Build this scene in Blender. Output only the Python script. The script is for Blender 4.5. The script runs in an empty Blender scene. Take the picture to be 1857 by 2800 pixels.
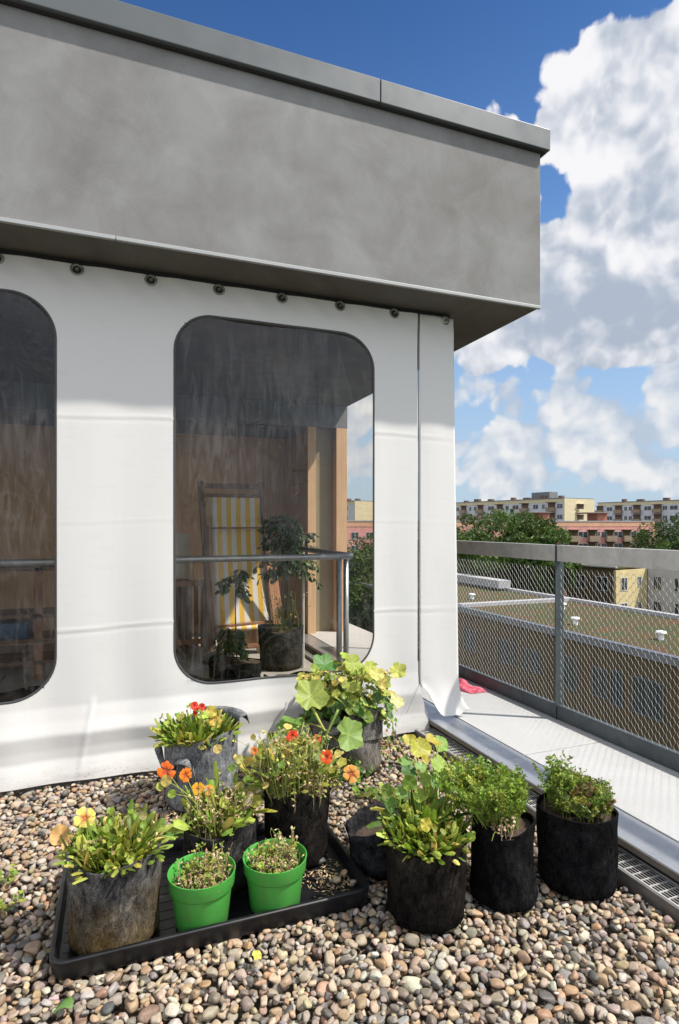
import bpy, math, random
import numpy as np
from mathutils import Vector, Matrix
R = math.radians
random.seed(11); rng = np.random.default_rng(11)
SC = bpy.context.scene
COL = SC.collection
EYE = 1.25                                  # camera height above the gravel, metres

# ------------------------------------------------------------------ camera
cam_d = bpy.data.cameras.new('camera'); cam = bpy.data.objects.new('camera', cam_d); COL.objects.link(cam)
cam.location = (0, 0, EYE); cam.rotation_euler = (R(90), 0, -R(20.9))
cam_d.sensor_fit = 'VERTICAL'; cam_d.sensor_height = 36; cam_d.lens = 36 * 1600 / 2800
cam_d.shift_y = 36 / 2800; cam_d.clip_start = 0.05; cam_d.clip_end = 6000
SC.camera = cam
SC.view_settings.view_transform = 'Standard'; SC.view_settings.look = 'None'
SC.view_settings.exposure = 0.74; SC.view_settings.gamma = 1.0
SC.cycles.use_denoising = True
SC.cycles.max_bounces = 8; SC.cycles.transparent_max_bounces = 16
SC.cycles.caustics_reflective = False; SC.cycles.caustics_refractive = False

FWD = (.3567, .9342)
def ray(px, py):
    """direction (per metre of depth) of a point of the 1857x2800 photograph"""
    u = (px - 928.5) / 1600; v = (1436 - py) / 1600
    return np.array((FWD[0] + u * FWD[1], FWD[1] - u * FWD[0], v))
def at(px, py, d):
    r = ray(px, py) * d; return np.array((r[0], r[1], r[2] + EYE))

# ------------------------------------------------------------------ sun
SUN = Vector((.62, -.38, 1.0)).normalized()
sd = bpy.data.lights.new('sun', 'SUN'); sun = bpy.data.objects.new('sun', sd); COL.objects.link(sun)
sd.energy = 3.75; sd.angle = R(1.3); sd.color = (1, .95, .87)
sun.rotation_euler = SUN.to_track_quat('Z', 'Y').to_euler(); sun.location = (6, -4, 9)

# ------------------------------------------------------------------ world: sky with cumulus
W = bpy.data.worlds.new('World'); SC.world = W; W.use_nodes = True
nt = W.node_tree; nt.nodes.clear(); NN, LL = nt.nodes, nt.links
def mth(op, a, b=None, c=None, clamp=False):
    n = NN.new('ShaderNodeMath'); n.operation = op; n.use_clamp = clamp
    for i, v in enumerate((a, b, c)):
        if v is None: continue
        if isinstance(v, (int, float)): n.inputs[i].default_value = v
        else: LL.new(v, n.inputs[i])
    return n.outputs[0]
def wnoise(vec, scale, detail, rough=.55, dist=0):
    n = NN.new('ShaderNodeTexNoise'); n.noise_dimensions = '2D'; n.inputs['Scale'].default_value = scale; n.inputs['Detail'].default_value = detail
    n.inputs['Roughness'].default_value = rough; n.inputs['Distortion'].default_value = dist
    LL.new(vec, n.inputs['Vector']); return n.outputs[0]
def wmix(f, a, b):
    n = NN.new('ShaderNodeMix'); n.data_type = 'RGBA'
    if isinstance(f, float): n.inputs['Factor'].default_value = f
    else: LL.new(f, n.inputs['Factor'])
    for k, v in ((6, a), (7, b)):
        if isinstance(v, tuple): n.inputs[k].default_value = (*v, 1)
        else: LL.new(v, n.inputs[k])
    return n.outputs[2]
tc = NN.new('ShaderNodeTexCoord'); sep = NN.new('ShaderNodeSeparateXYZ'); LL.new(tc.outputs['Generated'], sep.inputs[0])
az = mth('ARCTAN2', sep.outputs[0], sep.outputs[1]); el = mth('ARCSINE', sep.outputs[2])
cmb = NN.new('ShaderNodeCombineXYZ'); LL.new(az, cmb.inputs[0]); LL.new(el, cmb.inputs[1])
uv = cmb.outputs[0]
def shifted(vec, dx, dy, sx=1, sy=1):
    n = NN.new('ShaderNodeMapping'); n.inputs['Location'].default_value = (dx, dy, 0); n.inputs['Scale'].default_value = (sx, sy, 1)
    LL.new(vec, n.inputs[0]); return n.outputs[0]
SKY_EXP = .103
sky = NN.new('ShaderNodeTexSky'); sky.sky_type = 'NISHITA'; sky.sun_disc = False
sky.sun_elevation = math.asin(SUN.z); sky.sun_rotation = math.atan2(SUN.x, SUN.y)
sky.air_density = 1.0; sky.dust_density = .6; sky.ozone_density = 2.2
skyc = NN.new('ShaderNodeVectorMath'); skyc.operation = 'MULTIPLY'; LL.new(sky.outputs[0], skyc.inputs[0]); skyc.inputs[1].default_value = (SKY_EXP * .76, SKY_EXP * .90, SKY_EXP * 1.02)
def azel(px, py):
    r = ray(px, py); return math.atan2(r[0], r[1]), math.atan2(r[2], math.hypot(r[0], r[1]))
def blobs(lst, base=-9.0):
    cur = None
    for px, py, rx, ry in lst:
        a0, e0 = azel(px, py)
        a1, _ = azel(px + rx, py); _, e1 = azel(px, py - ry)
        dx = mth('MULTIPLY', mth('SUBTRACT', az, a0), 1 / abs(a1 - a0)); dy = mth('MULTIPLY', mth('SUBTRACT', el, e0), 1 / abs(e1 - e0))
        d = mth('SUBTRACT', 1.0, mth('SQRT', mth('ADD', mth('MULTIPLY', dx, dx), mth('MULTIPLY', dy, dy))))
        d = mth('MULTIPLY', d, min(rx, ry) / 150.)
        cur = d if cur is None else mth('SMOOTH_MAX', cur, d, .12)
    return cur
big = blobs([(1700, 250, 210, 210), (1860, 230, 330, 260), (1560, 330, 150, 170), (1400, 330, 60, 55), (1640, 560, 130, 190), (1850, 620, 330, 420),
             (1560, 800, 220, 230), (1700, 880, 280, 150), (1380, 900, 200, 110), (1350, 990, 90, 50), (1420, 600, 60, 120), (2300, 500, 500, 600), (1300, 780, 170, 90)])
low = blobs([(1375, 1062, 95, 48), (1545, 1048, 62, 20), (1640, 1100, 90, 26), (1850, 1040, 110, 85), (1800, 1160, 200, 45), (1610, 1165, 120, 60), (1480, 1225, 120, 38), (1650, 1275, 130, 45),
             (1330, 1220, 110, 45), (1300, 1290, 110, 40), (1470, 1310, 120, 26), (1050, 1250, 150, 60), (980, 1130, 120, 70), (1800, 1290, 160, 24), (2300, 1200, 400, 100), (300, 1250, 500, 80), (-600, 1150, 700, 120)])
nz = wnoise(uv, 8.0, 7, .50, .15); nz_s = wnoise(shifted(uv, -.020, -.034), 8.0, 7, .50, .15)
nf = wnoise(uv, 34.0, 6, .6); nf_s = wnoise(shifted(uv, -.006, -.010), 34.0, 6, .6)
def wvor(vec, scale):
    n = NN.new('ShaderNodeTexVoronoi'); n.voronoi_dimensions = '2D'; n.feature = 'SMOOTH_F1' if scale < 10 else 'F1'; n.inputs['Scale'].default_value = scale; [setattr(i_, 'default_value', .35) for i_ in n.inputs if i_.name == 'Smoothness']; LL.new(vec, n.inputs['Vector']); return n.outputs['Distance']
wn = NN.new('ShaderNodeTexNoise'); wn.noise_dimensions = '2D'; wn.inputs['Scale'].default_value = 11; wn.inputs['Detail'].default_value = 5; LL.new(uv, wn.inputs['Vector'])
wv = NN.new('ShaderNodeVectorMath'); wv.operation = 'MULTIPLY_ADD'; LL.new(wn.outputs['Color'], wv.inputs[0]); wv.inputs[1].default_value = (.040, .040, 0); LL.new(uv, wv.inputs[2])
def billow(vec):
    h = None
    for sc_, w_ in ((7, .46), (16, .28), (36, .17), (78, .05)):
        t_ = mth('MULTIPLY', mth('SUBTRACT', .62, wvor(vec, sc_)), w_); h = t_ if h is None else mth('ADD', h, t_)
    return h
hb = billow(wv.outputs[0]); hs_ = billow(shifted(wv.outputs[0], -.012, -.022))
def dens(base, amp, fine): return mth('ADD', base, mth('ADD', mth('MULTIPLY', mth('SUBTRACT', nz, .5), amp), mth('MULTIPLY', mth('SUBTRACT', nf, .5), fine)))
def sstep(v, a, b):
    n = NN.new('ShaderNodeMapRange'); n.interpolation_type = 'SMOOTHSTEP'; n.inputs[1].default_value = a; n.inputs[2].default_value = b
    LL.new(v, n.inputs[0]); return n.outputs[0]
# bright clouds added out of view to lift the shade, kept out of the deep blue ahead and overhead
fill_noise = wnoise(shifted(uv, 3.1, .7, 1.0, 1.7), 3.2, 8, .58, .3)
away = sstep(mth('ABSOLUTE', mth('SUBTRACT', az, .45)), .75, 1.3)
afill = mth('MULTIPLY', sstep(fill_noise, .39, .54), away)
dbig = mth('ADD', dens(big, .35, .10), mth('ADD', .06, mth('MULTIPLY', mth('SUBTRACT', hb, .18), 1.25))); dlow = mth('ADD', dens(low, .65, .2), mth('ADD', .11, mth('MULTIPLY', mth('SUBTRACT', hb, .18), 1.6)))
abig = sstep(dbig, .0, .13); alow = sstep(dlow, -.06, .16)
lit = mth('ADD', mth('MULTIPLY', mth('SUBTRACT', hb, hs_), 2.1), mth('MULTIPLY', mth('SUBTRACT', nz, nz_s), 1.0))
gray = blobs([(1640, 790, 300, 190), (1480, 880, 200, 90), (1800, 880, 140, 60), (1640, 300, 130, 150), (1800, 420, 130, 200), (1590, 560, 60, 150)])
gsh = mth('MULTIPLY', sstep(gray, -.8, 1.5), .62)
rim = mth('MULTIPLY', mth('MULTIPLY', mth('SUBTRACT', 1.0, sstep(dbig, .05, .75)), .34), sstep(el, .30, .46)); basedk = mth('MULTIPLY', mth('SUBTRACT', 1.0, sstep(el, .26, .44)), .42)
shade0 = mth('ADD', mth('ADD', mth('ADD', .66, mth('MULTIPLY', lit, 1.35)), mth('MULTIPLY', mth('SUBTRACT', nz, .5), .8)), mth('SUBTRACT', mth('SUBTRACT', rim, gsh), basedk))
shade = sstep(shade0, -.30, 1.05)
ccol = wmix(shade, (.26, .30, .365), (.56, .56, .575))
ccol_low = wmix(mth('ADD', mth('ADD', .50, mth('MULTIPLY', lit, 1.3)), mth('MULTIPLY', mth('SUBTRACT', dlow, .3), .25), clamp=True), (.30, .35, .42), (.53, .53, .53))
tone = wmix(sstep(el, .36, .82), (.84, .92, .96), (.33, .50, .68)); tnm = NN.new('ShaderNodeVectorMath'); tnm.operation = 'MULTIPLY'; LL.new(skyc.outputs[0], tnm.inputs[0]); LL.new(wmix(away, tone, (1.0, 1.0, 1.0)), tnm.inputs[1])
hz = mth('MULTIPLY', mth('SUBTRACT', 1.0, sstep(el, -.02, .50)), .88)
skyh = wmix(hz, tnm.outputs[0], (.29, .365, .45))
c1 = wmix(mth('MULTIPLY', alow, .92), skyh, ccol_low)
c2 = wmix(abig, c1, ccol)
c3 = wmix(mth('MULTIPLY', afill, .9), c2, wmix(mth('ADD', .6, lit, clamp=True), (.62, .64, .68), (1.12, 1.11, 1.09)))
bg = NN.new('ShaderNodeBackground'); LL.new(c3, bg.inputs[0]); bg.inputs[1].default_value = 1.0
wo = NN.new('ShaderNodeOutputWorld'); LL.new(bg.outputs[0], wo.inputs[0])
W.cycles.sampling_method = 'NONE'

# ------------------------------------------------------------------ materials
MATS = {}
class MN:
    """one procedural material; small helper around its node tree"""
    def __init__(s, name, base=(.5, .5, .5), rough=.6, metal=0.0, spec=None):
        s.m = bpy.data.materials.new(name); s.m.use_nodes = True; s.t = s.m.node_tree; s.n = s.t.nodes; s.l = s.t.links
        s.b = s.n['Principled BSDF']; s.out = s.n['Material Output']
        s.b.inputs['Base Color'].default_value = (*base, 1); s.b.inputs['Roughness'].default_value = rough; s.b.inputs['Metallic'].default_value = metal
        if spec is not None: s.b.inputs['Specular IOR Level'].default_value = spec
        s.tc = s.n.new('ShaderNodeTexCoord'); MATS[name] = s.m
    def co(s, kind='Object', scale=(1, 1, 1), rot=(0, 0, 0)):
        mp = s.n.new('ShaderNodeMapping'); mp.inputs['Scale'].default_value = scale; mp.inputs['Rotation'].default_value = rot
        s.l.new(s.tc.outputs[kind], mp.inputs[0]); return mp.outputs[0]
    def noise(s, v, scale, detail=4, rough=.55, dist=0.):
        n = s.n.new('ShaderNodeTexNoise'); s.l.new(v, n.inputs['Vector'])
        for k, x in (('Scale', scale), ('Detail', detail), ('Roughness', rough), ('Distortion', dist)): n.inputs[k].default_value = x
        return n.outputs[0]
    def vor(s, v, scale, feature='F1'):
        n = s.n.new('ShaderNodeTexVoronoi'); n.feature = feature; s.l.new(v, n.inputs['Vector']); n.inputs['Scale'].default_value = scale; return n.outputs[0]
    def ramp(s, f, *stops):
        n = s.n.new('ShaderNodeValToRGB'); s.l.new(f, n.inputs[0]); e = n.color_ramp.elements
        while len(e) < len(stops): e.new(.5)
        for q, (p, c) in zip(e, stops):
            q.position = p; q.color = (c, c, c, 1) if isinstance(c, (int, float)) else (*c, 1)
        return n.outputs[0]
    def math(s, op, a, b=None, clamp=False):
        n = s.n.new('ShaderNodeMath'); n.operation = op; n.use_clamp = clamp
        for i, v in enumerate((a, b)):
            if v is None: continue
            if isinstance(v, (int, float)): n.inputs[i].default_value = v
            else: s.l.new(v, n.inputs[i])
        return n.outputs[0]
    def mix(s, f, a, b, mode='MIX'):
        n = s.n.new('ShaderNodeMix'); n.data_type = 'RGBA'; n.blend_type = mode
        if isinstance(f, (int, float)): n.inputs[0].default_value = f
        else: s.l.new(f, n.inputs[0])
        for k, v in ((6, a), (7, b)):
            if isinstance(v, tuple): n.inputs[k].default_value = (*v, 1)
            else: s.l.new(v, n.inputs[k])
        return n.outputs[2]
    def attr(s, name='col'):
        n = s.n.new('ShaderNodeAttribute'); n.attribute_name = name; return n.outputs['Color']
    def base(s, c): s.l.new(c, s.b.inputs['Base Color']); return s
    def rough(s, c): s.l.new(c, s.b.inputs['Roughness']); return s
    def bump(s, h, strength=.3, dist=.01):
        n = s.n.new('ShaderNodeBump'); n.inputs['Strength'].default_value = strength; n.inputs['Distance'].default_value = dist
        s.l.new(h, n.inputs['Height']); s.l.new(n.outputs[0], s.b.inputs['Normal']); s.bn = n.outputs[0]; return s

m = MN('plaster_concrete', rough=.85)
v = m.co(); vv = m.co(scale=(1, 1, .6))
a = m.noise(vv, 1.3, 7, .6, .45); b_ = m.noise(v, 3.6, 7, .62, .5); g_ = m.noise(v, 120, 3)
c = m.ramp(a, (.35, (.140, .135, .127)), (.49, (.200, .197, .191)), (.61, (.262, .261, .258)))
c = m.mix(.5, c, m.ramp(b_, (.35, (.145, .140, .132)), (.5, (.204, .201, .196)), (.64, (.268, .267, .264))))
c = m.mix(.12, c, m.ramp(g_, (.3, .14), (.7, .26))); m.base(c); m.bump(m.math('ADD', b_, m.math('MULTIPLY', g_, .15)), .35, .004)
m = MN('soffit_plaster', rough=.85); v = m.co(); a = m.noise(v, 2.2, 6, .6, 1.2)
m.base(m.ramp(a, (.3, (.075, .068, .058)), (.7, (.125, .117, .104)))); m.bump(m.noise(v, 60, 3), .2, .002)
m = MN('painted_metal', (.245, .26, .262), .42); v = m.co(); a = m.noise(v, 2.0, 3); m.base(m.ramp(a, (.3, (.092, .104, .110)), (.7, (.102, .115, .121)))); m.rough(m.ramp(m.noise(v, 9, 4), (.3, .36), (.7, .5)))
m = MN('white_bead', (.36, .37, .37), .45)
m = MN('dark_gap', (.02, .02, .022), .8)
# PVC canvas
m = MN('canvas_pvc', rough=.42, spec=.35); v = m.co(); a = m.noise(v, 3.0, 5); bb = m.noise(m.co(scale=(1.4, 1, 6)), 1.4, 4, .55, .5)
dirt = m.noise(m.co(scale=(1, 1, 5)), 7, 6, .6)
c = m.mix(m.ramp(dirt, (.56, 0), (.78, .30)), (.715, .705, .685), (.56, .54, .50))
sz = m.n.new('ShaderNodeSeparateXYZ'); m.l.new(m.tc.outputs['Object'], sz.inputs[0]); low_ = m.ramp(m.math('ADD', sz.outputs[2], m.math('MULTIPLY', m.noise(v, 6, 4), .10)), (.06, 1.), (.17, 0.))
sp = m.ramp(m.noise(v, 95, 3, .6), (.60, 0.), (.70, .8)); c = m.mix(m.math('MULTIPLY', low_, m.math('ADD', sp, m.ramp(dirt, (.40, 0), (.8, .55)), True)), c, (.33, .29, .24)); m.base(c)
fine = m.noise(v, 420, 2); m.bump(m.math('ADD', m.math('MULTIPLY', m.noise(m.co(scale=(3, 1, .5)), 2.6, 2, .5, .3), 1.0), m.math('MULTIPLY', bb, .3)), .10, .02)
tr = m.n.new('ShaderNodeBsdfTranslucent'); tr.inputs[0].default_value = (.8, .79, .74, 1); mx = m.n.new('ShaderNodeMixShader'); mx.inputs[0].default_value = .10
m.l.new(m.b.outputs[0], mx.inputs[1]); m.l.new(tr.outputs[0], mx.inputs[2]); m.l.new(mx.outputs[0], m.out.inputs[0])
m = MN('black_welt', (.045, .045, .047), .5)
# clear plastic sheet
m = MN('clear_plastic', (.5, .5, .5), .12); v = m.co()
w1 = m.noise(m.co(scale=(9, 1, .9)), 1.6, 5, .6, 1.0); w2 = m.noise(m.co(scale=(1, 1, 1), rot=(0, .6, 0)), 3.2, 4, .5, 2.2)
w3 = m.noise(m.co(scale=(14, 1, 2.2), rot=(0, -.35, 0)), 1.5, 5, .6, 1.8)
wr = m.math('ABSOLUTE', m.math('SUBTRACT', w2, .5)); cre = m.ramp(wr, (0, 1.), (.035, 0.))
m.bump(m.math('ADD', m.math('ADD', w1, m.math('MULTIPLY', cre, .2)), m.math('MULTIPLY', w3, .35)), .22, .02)
gl = m.n.new('ShaderNodeBsdfGlossy'); gl.inputs['Roughness'].default_value = .14; gl.inputs[0].default_value = (.9, .93, 1, 1); m.l.new(m.bn, gl.inputs['Normal'])
tp = m.n.new('ShaderNodeBsdfTransparent'); tp.inputs[0].default_value = (.88, .84, .78, 1)
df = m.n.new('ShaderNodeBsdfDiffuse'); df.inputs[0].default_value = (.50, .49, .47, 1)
fr = m.n.new('ShaderNodeFresnel'); fr.inputs[0].default_value = 1.5; m.l.new(m.bn, fr.inputs['Normal'])
sx = m.n.new('ShaderNodeMixShader'); wrinkle_sheen = m.math('ADD', m.ramp(m.math('MULTIPLY', w3, m.noise(v, 1.3, 3)), (.24, .0), (.40, .09)), m.math('MULTIPLY', cre, .015)); m.l.new(wrinkle_sheen, sx.inputs[0])  # pale diffuse streaks paint the light reflected along wrinkles and creases
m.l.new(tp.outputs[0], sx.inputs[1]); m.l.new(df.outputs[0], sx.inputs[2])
s2 = m.n.new('ShaderNodeMixShader'); m.l.new(m.math('MULTIPLY', fr.outputs[0], .85, clamp=True), s2.inputs[0]); m.l.new(sx.outputs[0], s2.inputs[1]); m.l.new(gl.outputs[0], s2.inputs[2]); m.l.new(s2.outputs[0], m.out.inputs[0])
def metal(name, c1, c2, rough, met=.9, sc=6):
    m = MN(name, c1, rough, met); v = m.co(); a = m.noise(v, sc, 6, .65, .6); m.base(m.ramp(a, (.3, c1), (.7, c2)))
    m.rough(m.ramp(m.noise(v, sc * 2, 4), (.3, rough - .08), (.7, rough + .12))); m.bump(m.noise(v, 40, 3), .08, .001); return m
metal('galvanised', (.44, .43, .41), (.64, .62, .59), .5, .25, 14)  # base colour raised to carry light reflected off canvas, ledge and sky
metal('galvanised_dull', (.05, .062, .070), (.085, .10, .11), .5, .3, 8)
metal('wire_steel', (.25, .245, .235), (.38, .37, .355), .5, .3, 30)
metal('flashing_steel', (.33, .345, .375), (.41, .425, .455), .30, .6, 7)
metal('lip_steel', (.13, .115, .095), (.21, .19, .165), .45, .5, 9)
metal('channel_steel', (.16, .15, .14), (.26, .25, .24), .5, .6, 9)
metal('eyelet_brass', (.16, .16, .12), (.34, .34, .28), .35, .9, 60)
metal('tube_steel', (.36, .39, .43), (.50, .54, .58), .38, .7, 10)
m = MN('terrace_paver', rough=.75); v = m.co(); a = m.noise(v, 2.5, 6, .6, .5); g_ = m.noise(v, 160, 2)
m.base(m.mix(.2, m.ramp(a, (.3, (.43, .425, .41)), (.75, (.50, .495, .48))), m.ramp(g_, (.3, .26), (.7, .5)))); m.bump(g_, .15, .001)
m = MN('loggia_paver', rough=.8); v = m.co(); a = m.noise(v, 2.5, 6); m.base(m.ramp(a, (.3, (.26, .25, .23)), (.7, (.36, .34, .31))))
m = MN('gravel_bed', rough=.95); v = m.co(); m.base(m.ramp(m.vor(v, 60), (.1, (.20, .15, .11)), (.6, (.07, .055, .04)))); m.bump(m.vor(v, 60), 1., .01)
m = MN('pebble', rough=.62); v = m.co(); col = m.attr(); n1 = m.noise(v, 70, 5, .6, .8); n2 = m.noise(v, 260, 3)
c = m.mix(.38, col, m.mix(1.0, col, m.ramp(n1, (.25, (.35, .33, .32)), (.7, (1.5, 1.42, 1.32))), 'MULTIPLY'), 'MIX')
c = m.mix(.3, c, m.mix(1.0, c, m.ramp(n2, (.3, .5), (.7, 1.4)), 'MULTIPLY')); m.base(c); m.bump(m.math('ADD', n1, n2), .25, .002)
def leafmat(name, trans=.32, rough=.45, gain=1.35):
    m = MN(name, rough=rough, spec=.35); c = m.attr(); v = m.co(); n = m.noise(v, 90, 3)
    c = m.mix(.35, c, m.mix(1.0, c, m.ramp(n, (.3, .55), (.7, 1.45)), 'MULTIPLY')); m.base(c)
    t = m.n.new('ShaderNodeBsdfTranslucent'); m.l.new(m.mix(1.0, c, (gain * 1.1, gain * 1.05, gain * .55), 'MULTIPLY'), t.inputs[0])
    x = m.n.new('ShaderNodeMixShader'); x.inputs[0].default_value = trans; m.l.new(m.b.outputs[0], x.inputs[1]); m.l.new(t.outputs[0], x.inputs[2]); m.l.new(x.outputs[0], m.out.inputs[0])
leafmat('leaf', .28, .5, 1.1); leafmat('petal', .35, .6, 1.2); leafmat('tree_leaf', .25, .55)
m = MN('dry_stem', rough=.8); m.base(m.attr())
m = MN('soil', rough=.95); v = m.co(); m.base(m.ramp(m.noise(v, 60, 6, .7), (.3, (.022, .014, .010)), (.75, (.10, .065, .045)))); m.bump(m.noise(v, 90, 5), 1., .01)
def felt(name, dark, light, stain=None, stainz=.1, sc=1.0):
    m = MN(name, rough=1.0, spec=.02); v = m.co(); a = m.noise(v, 13 * sc, 7, .68, .8); f = m.noise(v, 330, 3, .7)
    c = m.ramp(a, (.33, dark), (.72, light))
    if stain:
        s = m.n.new('ShaderNodeSeparateXYZ'); m.l.new(m.tc.outputs['Object'], s.inputs[0])
        q = m.math('ADD', s.outputs[2], m.math('MULTIPLY', m.math('SUBTRACT', m.noise(v, 9, 4), .5), .22))
        c = m.mix(m.ramp(q, (stainz * .35, .75), (stainz * 1.5, 0.)), c, stain)
    f2 = m.noise(m.co(scale=(1, 1, .5)), 62, 5, .7, 1.0); c = m.mix(.75, c, m.mix(1.0, c, m.ramp(f2, (.34, .25), (.68, 2.1)), 'MULTIPLY')); c = m.mix(.6, c, m.mix(1.0, c, m.ramp(f, (.3, .2), (.7, 2.0)), 'MULTIPLY')); m.base(c); m.bump(m.math('ADD', m.math('MULTIPLY', f, .6), m.math('ADD', a, f2)), .7, .004)
felt('felt_mottled', (.013, .013, .016), (.125, .12, .11), (.075, .048, .014), .13)
felt('felt_grey', (.085, .09, .098), (.23, .235, .24))
felt('felt_charcoal', (.009, .009, .010), (.055, .053, .050), (.03, .023, .012), .05)
felt('felt_dusty', (.006, .006, .007), (.040, .040, .043)); felt('felt_black', (.0035, .0035, .004), (.014, .014, .015))
felt('felt_brownish', (.005, .0045, .004), (.034, .030, .025), (.006, .005, .005), .16)
felt('felt_weathered', (.03, .028, .026), (.22, .21, .195), (.10, .08, .06), .1, .7)
m = MN('green_plastic', (.05, .36, .04), .38); v = m.co(); m.base(m.mix(m.ramp(m.noise(m.co(scale=(1, 1, .6)), 22, 7, .72), (.50, 0), (.72, .55)), (.062, .33, .052), (.11, .16, .055)))
m = MN('black_plastic', (.014, .014, .017), .38); v = m.co(); m.rough(m.ramp(m.noise(v, 12, 5), (.3, .3), (.7, .55))); m.base(m.ramp(m.noise(v, 14, 6, .65), (.55, (.006, .006, .008)), (.85, (.03, .028, .026))))
def wood(name, c1, c2, sc=(1, 1, .12)):
    m = MN(name, rough=.6); v = m.co(scale=sc); a = m.noise(v, 30, 5, .6, .6); m.base(m.ramp(a, (.3, c1), (.7, c2))); m.bump(a, .15, .001)
wood('wood_panel', (.52, .325, .18), (.66, .44, .26), (1, 1, .08)); wood('wood_reddish', (.20, .09, .05), (.34, .17, .09)); wood('wood_orange', (.42, .20, .10), (.58, .30, .16)); wood('wood_dark', (.10, .055, .035), (.2, .115, .07))
m = MN('olive_panel', (.24, .205, .13), .6)
m = MN('lintel_grey', (.17, .175, .19), .7); m = MN('cream_board', (.42, .38, .30), .7); m = MN('blue_plastic', (.03, .10, .20), .4)
m = MN('pink_cloth', (.70, .13, .19), .85); m.base(m.ramp(m.noise(m.co(), 28, 3, .5, 1.0), (.42, (.72, .15, .21)), (.62, (.55, .09, .14)), (.66, (.14, .03, .05))))
m = MN('deck_fabric', rough=.8); s = m.n.new('ShaderNodeSeparateXYZ'); m.l.new(m.tc.outputs['Object'], s.inputs[0])
st = m.math('PINGPONG', m.math('ADD', s.outputs[0], 10.0), .0475); m.base(m.mix(m.math('GREATER_THAN', st, .0237), (.64, .64, .64), (.66, .42, .04)))
# far buildings
def plain(name, c, rough=.85, var=.12, sc=1.2):
    m = MN(name, c, rough); a = m.noise(m.co(), sc, 5, .6); m.base(m.ramp(a, (.3, tuple(x * (1 - var) for x in c)), (.7, tuple(x * (1 + var) for x in c))))
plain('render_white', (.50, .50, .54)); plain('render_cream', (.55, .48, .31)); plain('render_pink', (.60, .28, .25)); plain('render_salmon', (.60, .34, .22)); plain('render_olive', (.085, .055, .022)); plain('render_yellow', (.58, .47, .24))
plain('render_grey', (.46, .44, .44)); plain('balcony_brown', (.27, .20, .14)); plain('loggia_dark', (.13, .085, .06)); plain('roof_edge', (.16, .16, .17)); plain('roof_felt', (.12, .12, .12)); plain('parapet_pale', (.36, .36, .37)); plain('coping_blue', (.10, .115, .15)); plain('brick_red', (.32, .13, .09))
m = MN('window_glass', (.03, .035, .045), .12, 0., .8); m = MN('window_frame_white', (.5, .5, .5), .5); m = MN('window_frame_grey', (.09, .105, .115), .5); m = MN('dome_white', (.82, .84, .86), .3)
m = MN('sedum', rough=.95); v = m.co(); a = m.noise(v, .45, 6, .65, 1.0); b_ = m.noise(v, 4.5, 5, .7)
c = m.mix(m.ramp(b_, (.38, 0), (.62, 1)), m.ramp(a, (.38, (.022, .040, .006)), (.62, (.060, .032, .009))), m.ramp(a, (.40, (.060, .072, .010)), (.66, (.15, .055, .014)))); m.base(c); m.bump(b_, 1., .15)
m = MN('far_ground', rough=1.0); v = m.co(); m.base(m.ramp(m.noise(v, .03, 6, .6), (.35, (.045, .06, .025)), (.55, (.06, .075, .03)), (.62, (.12, .12, .115))))
m = MN('bark', (.10, .075, .05), .95)

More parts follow.
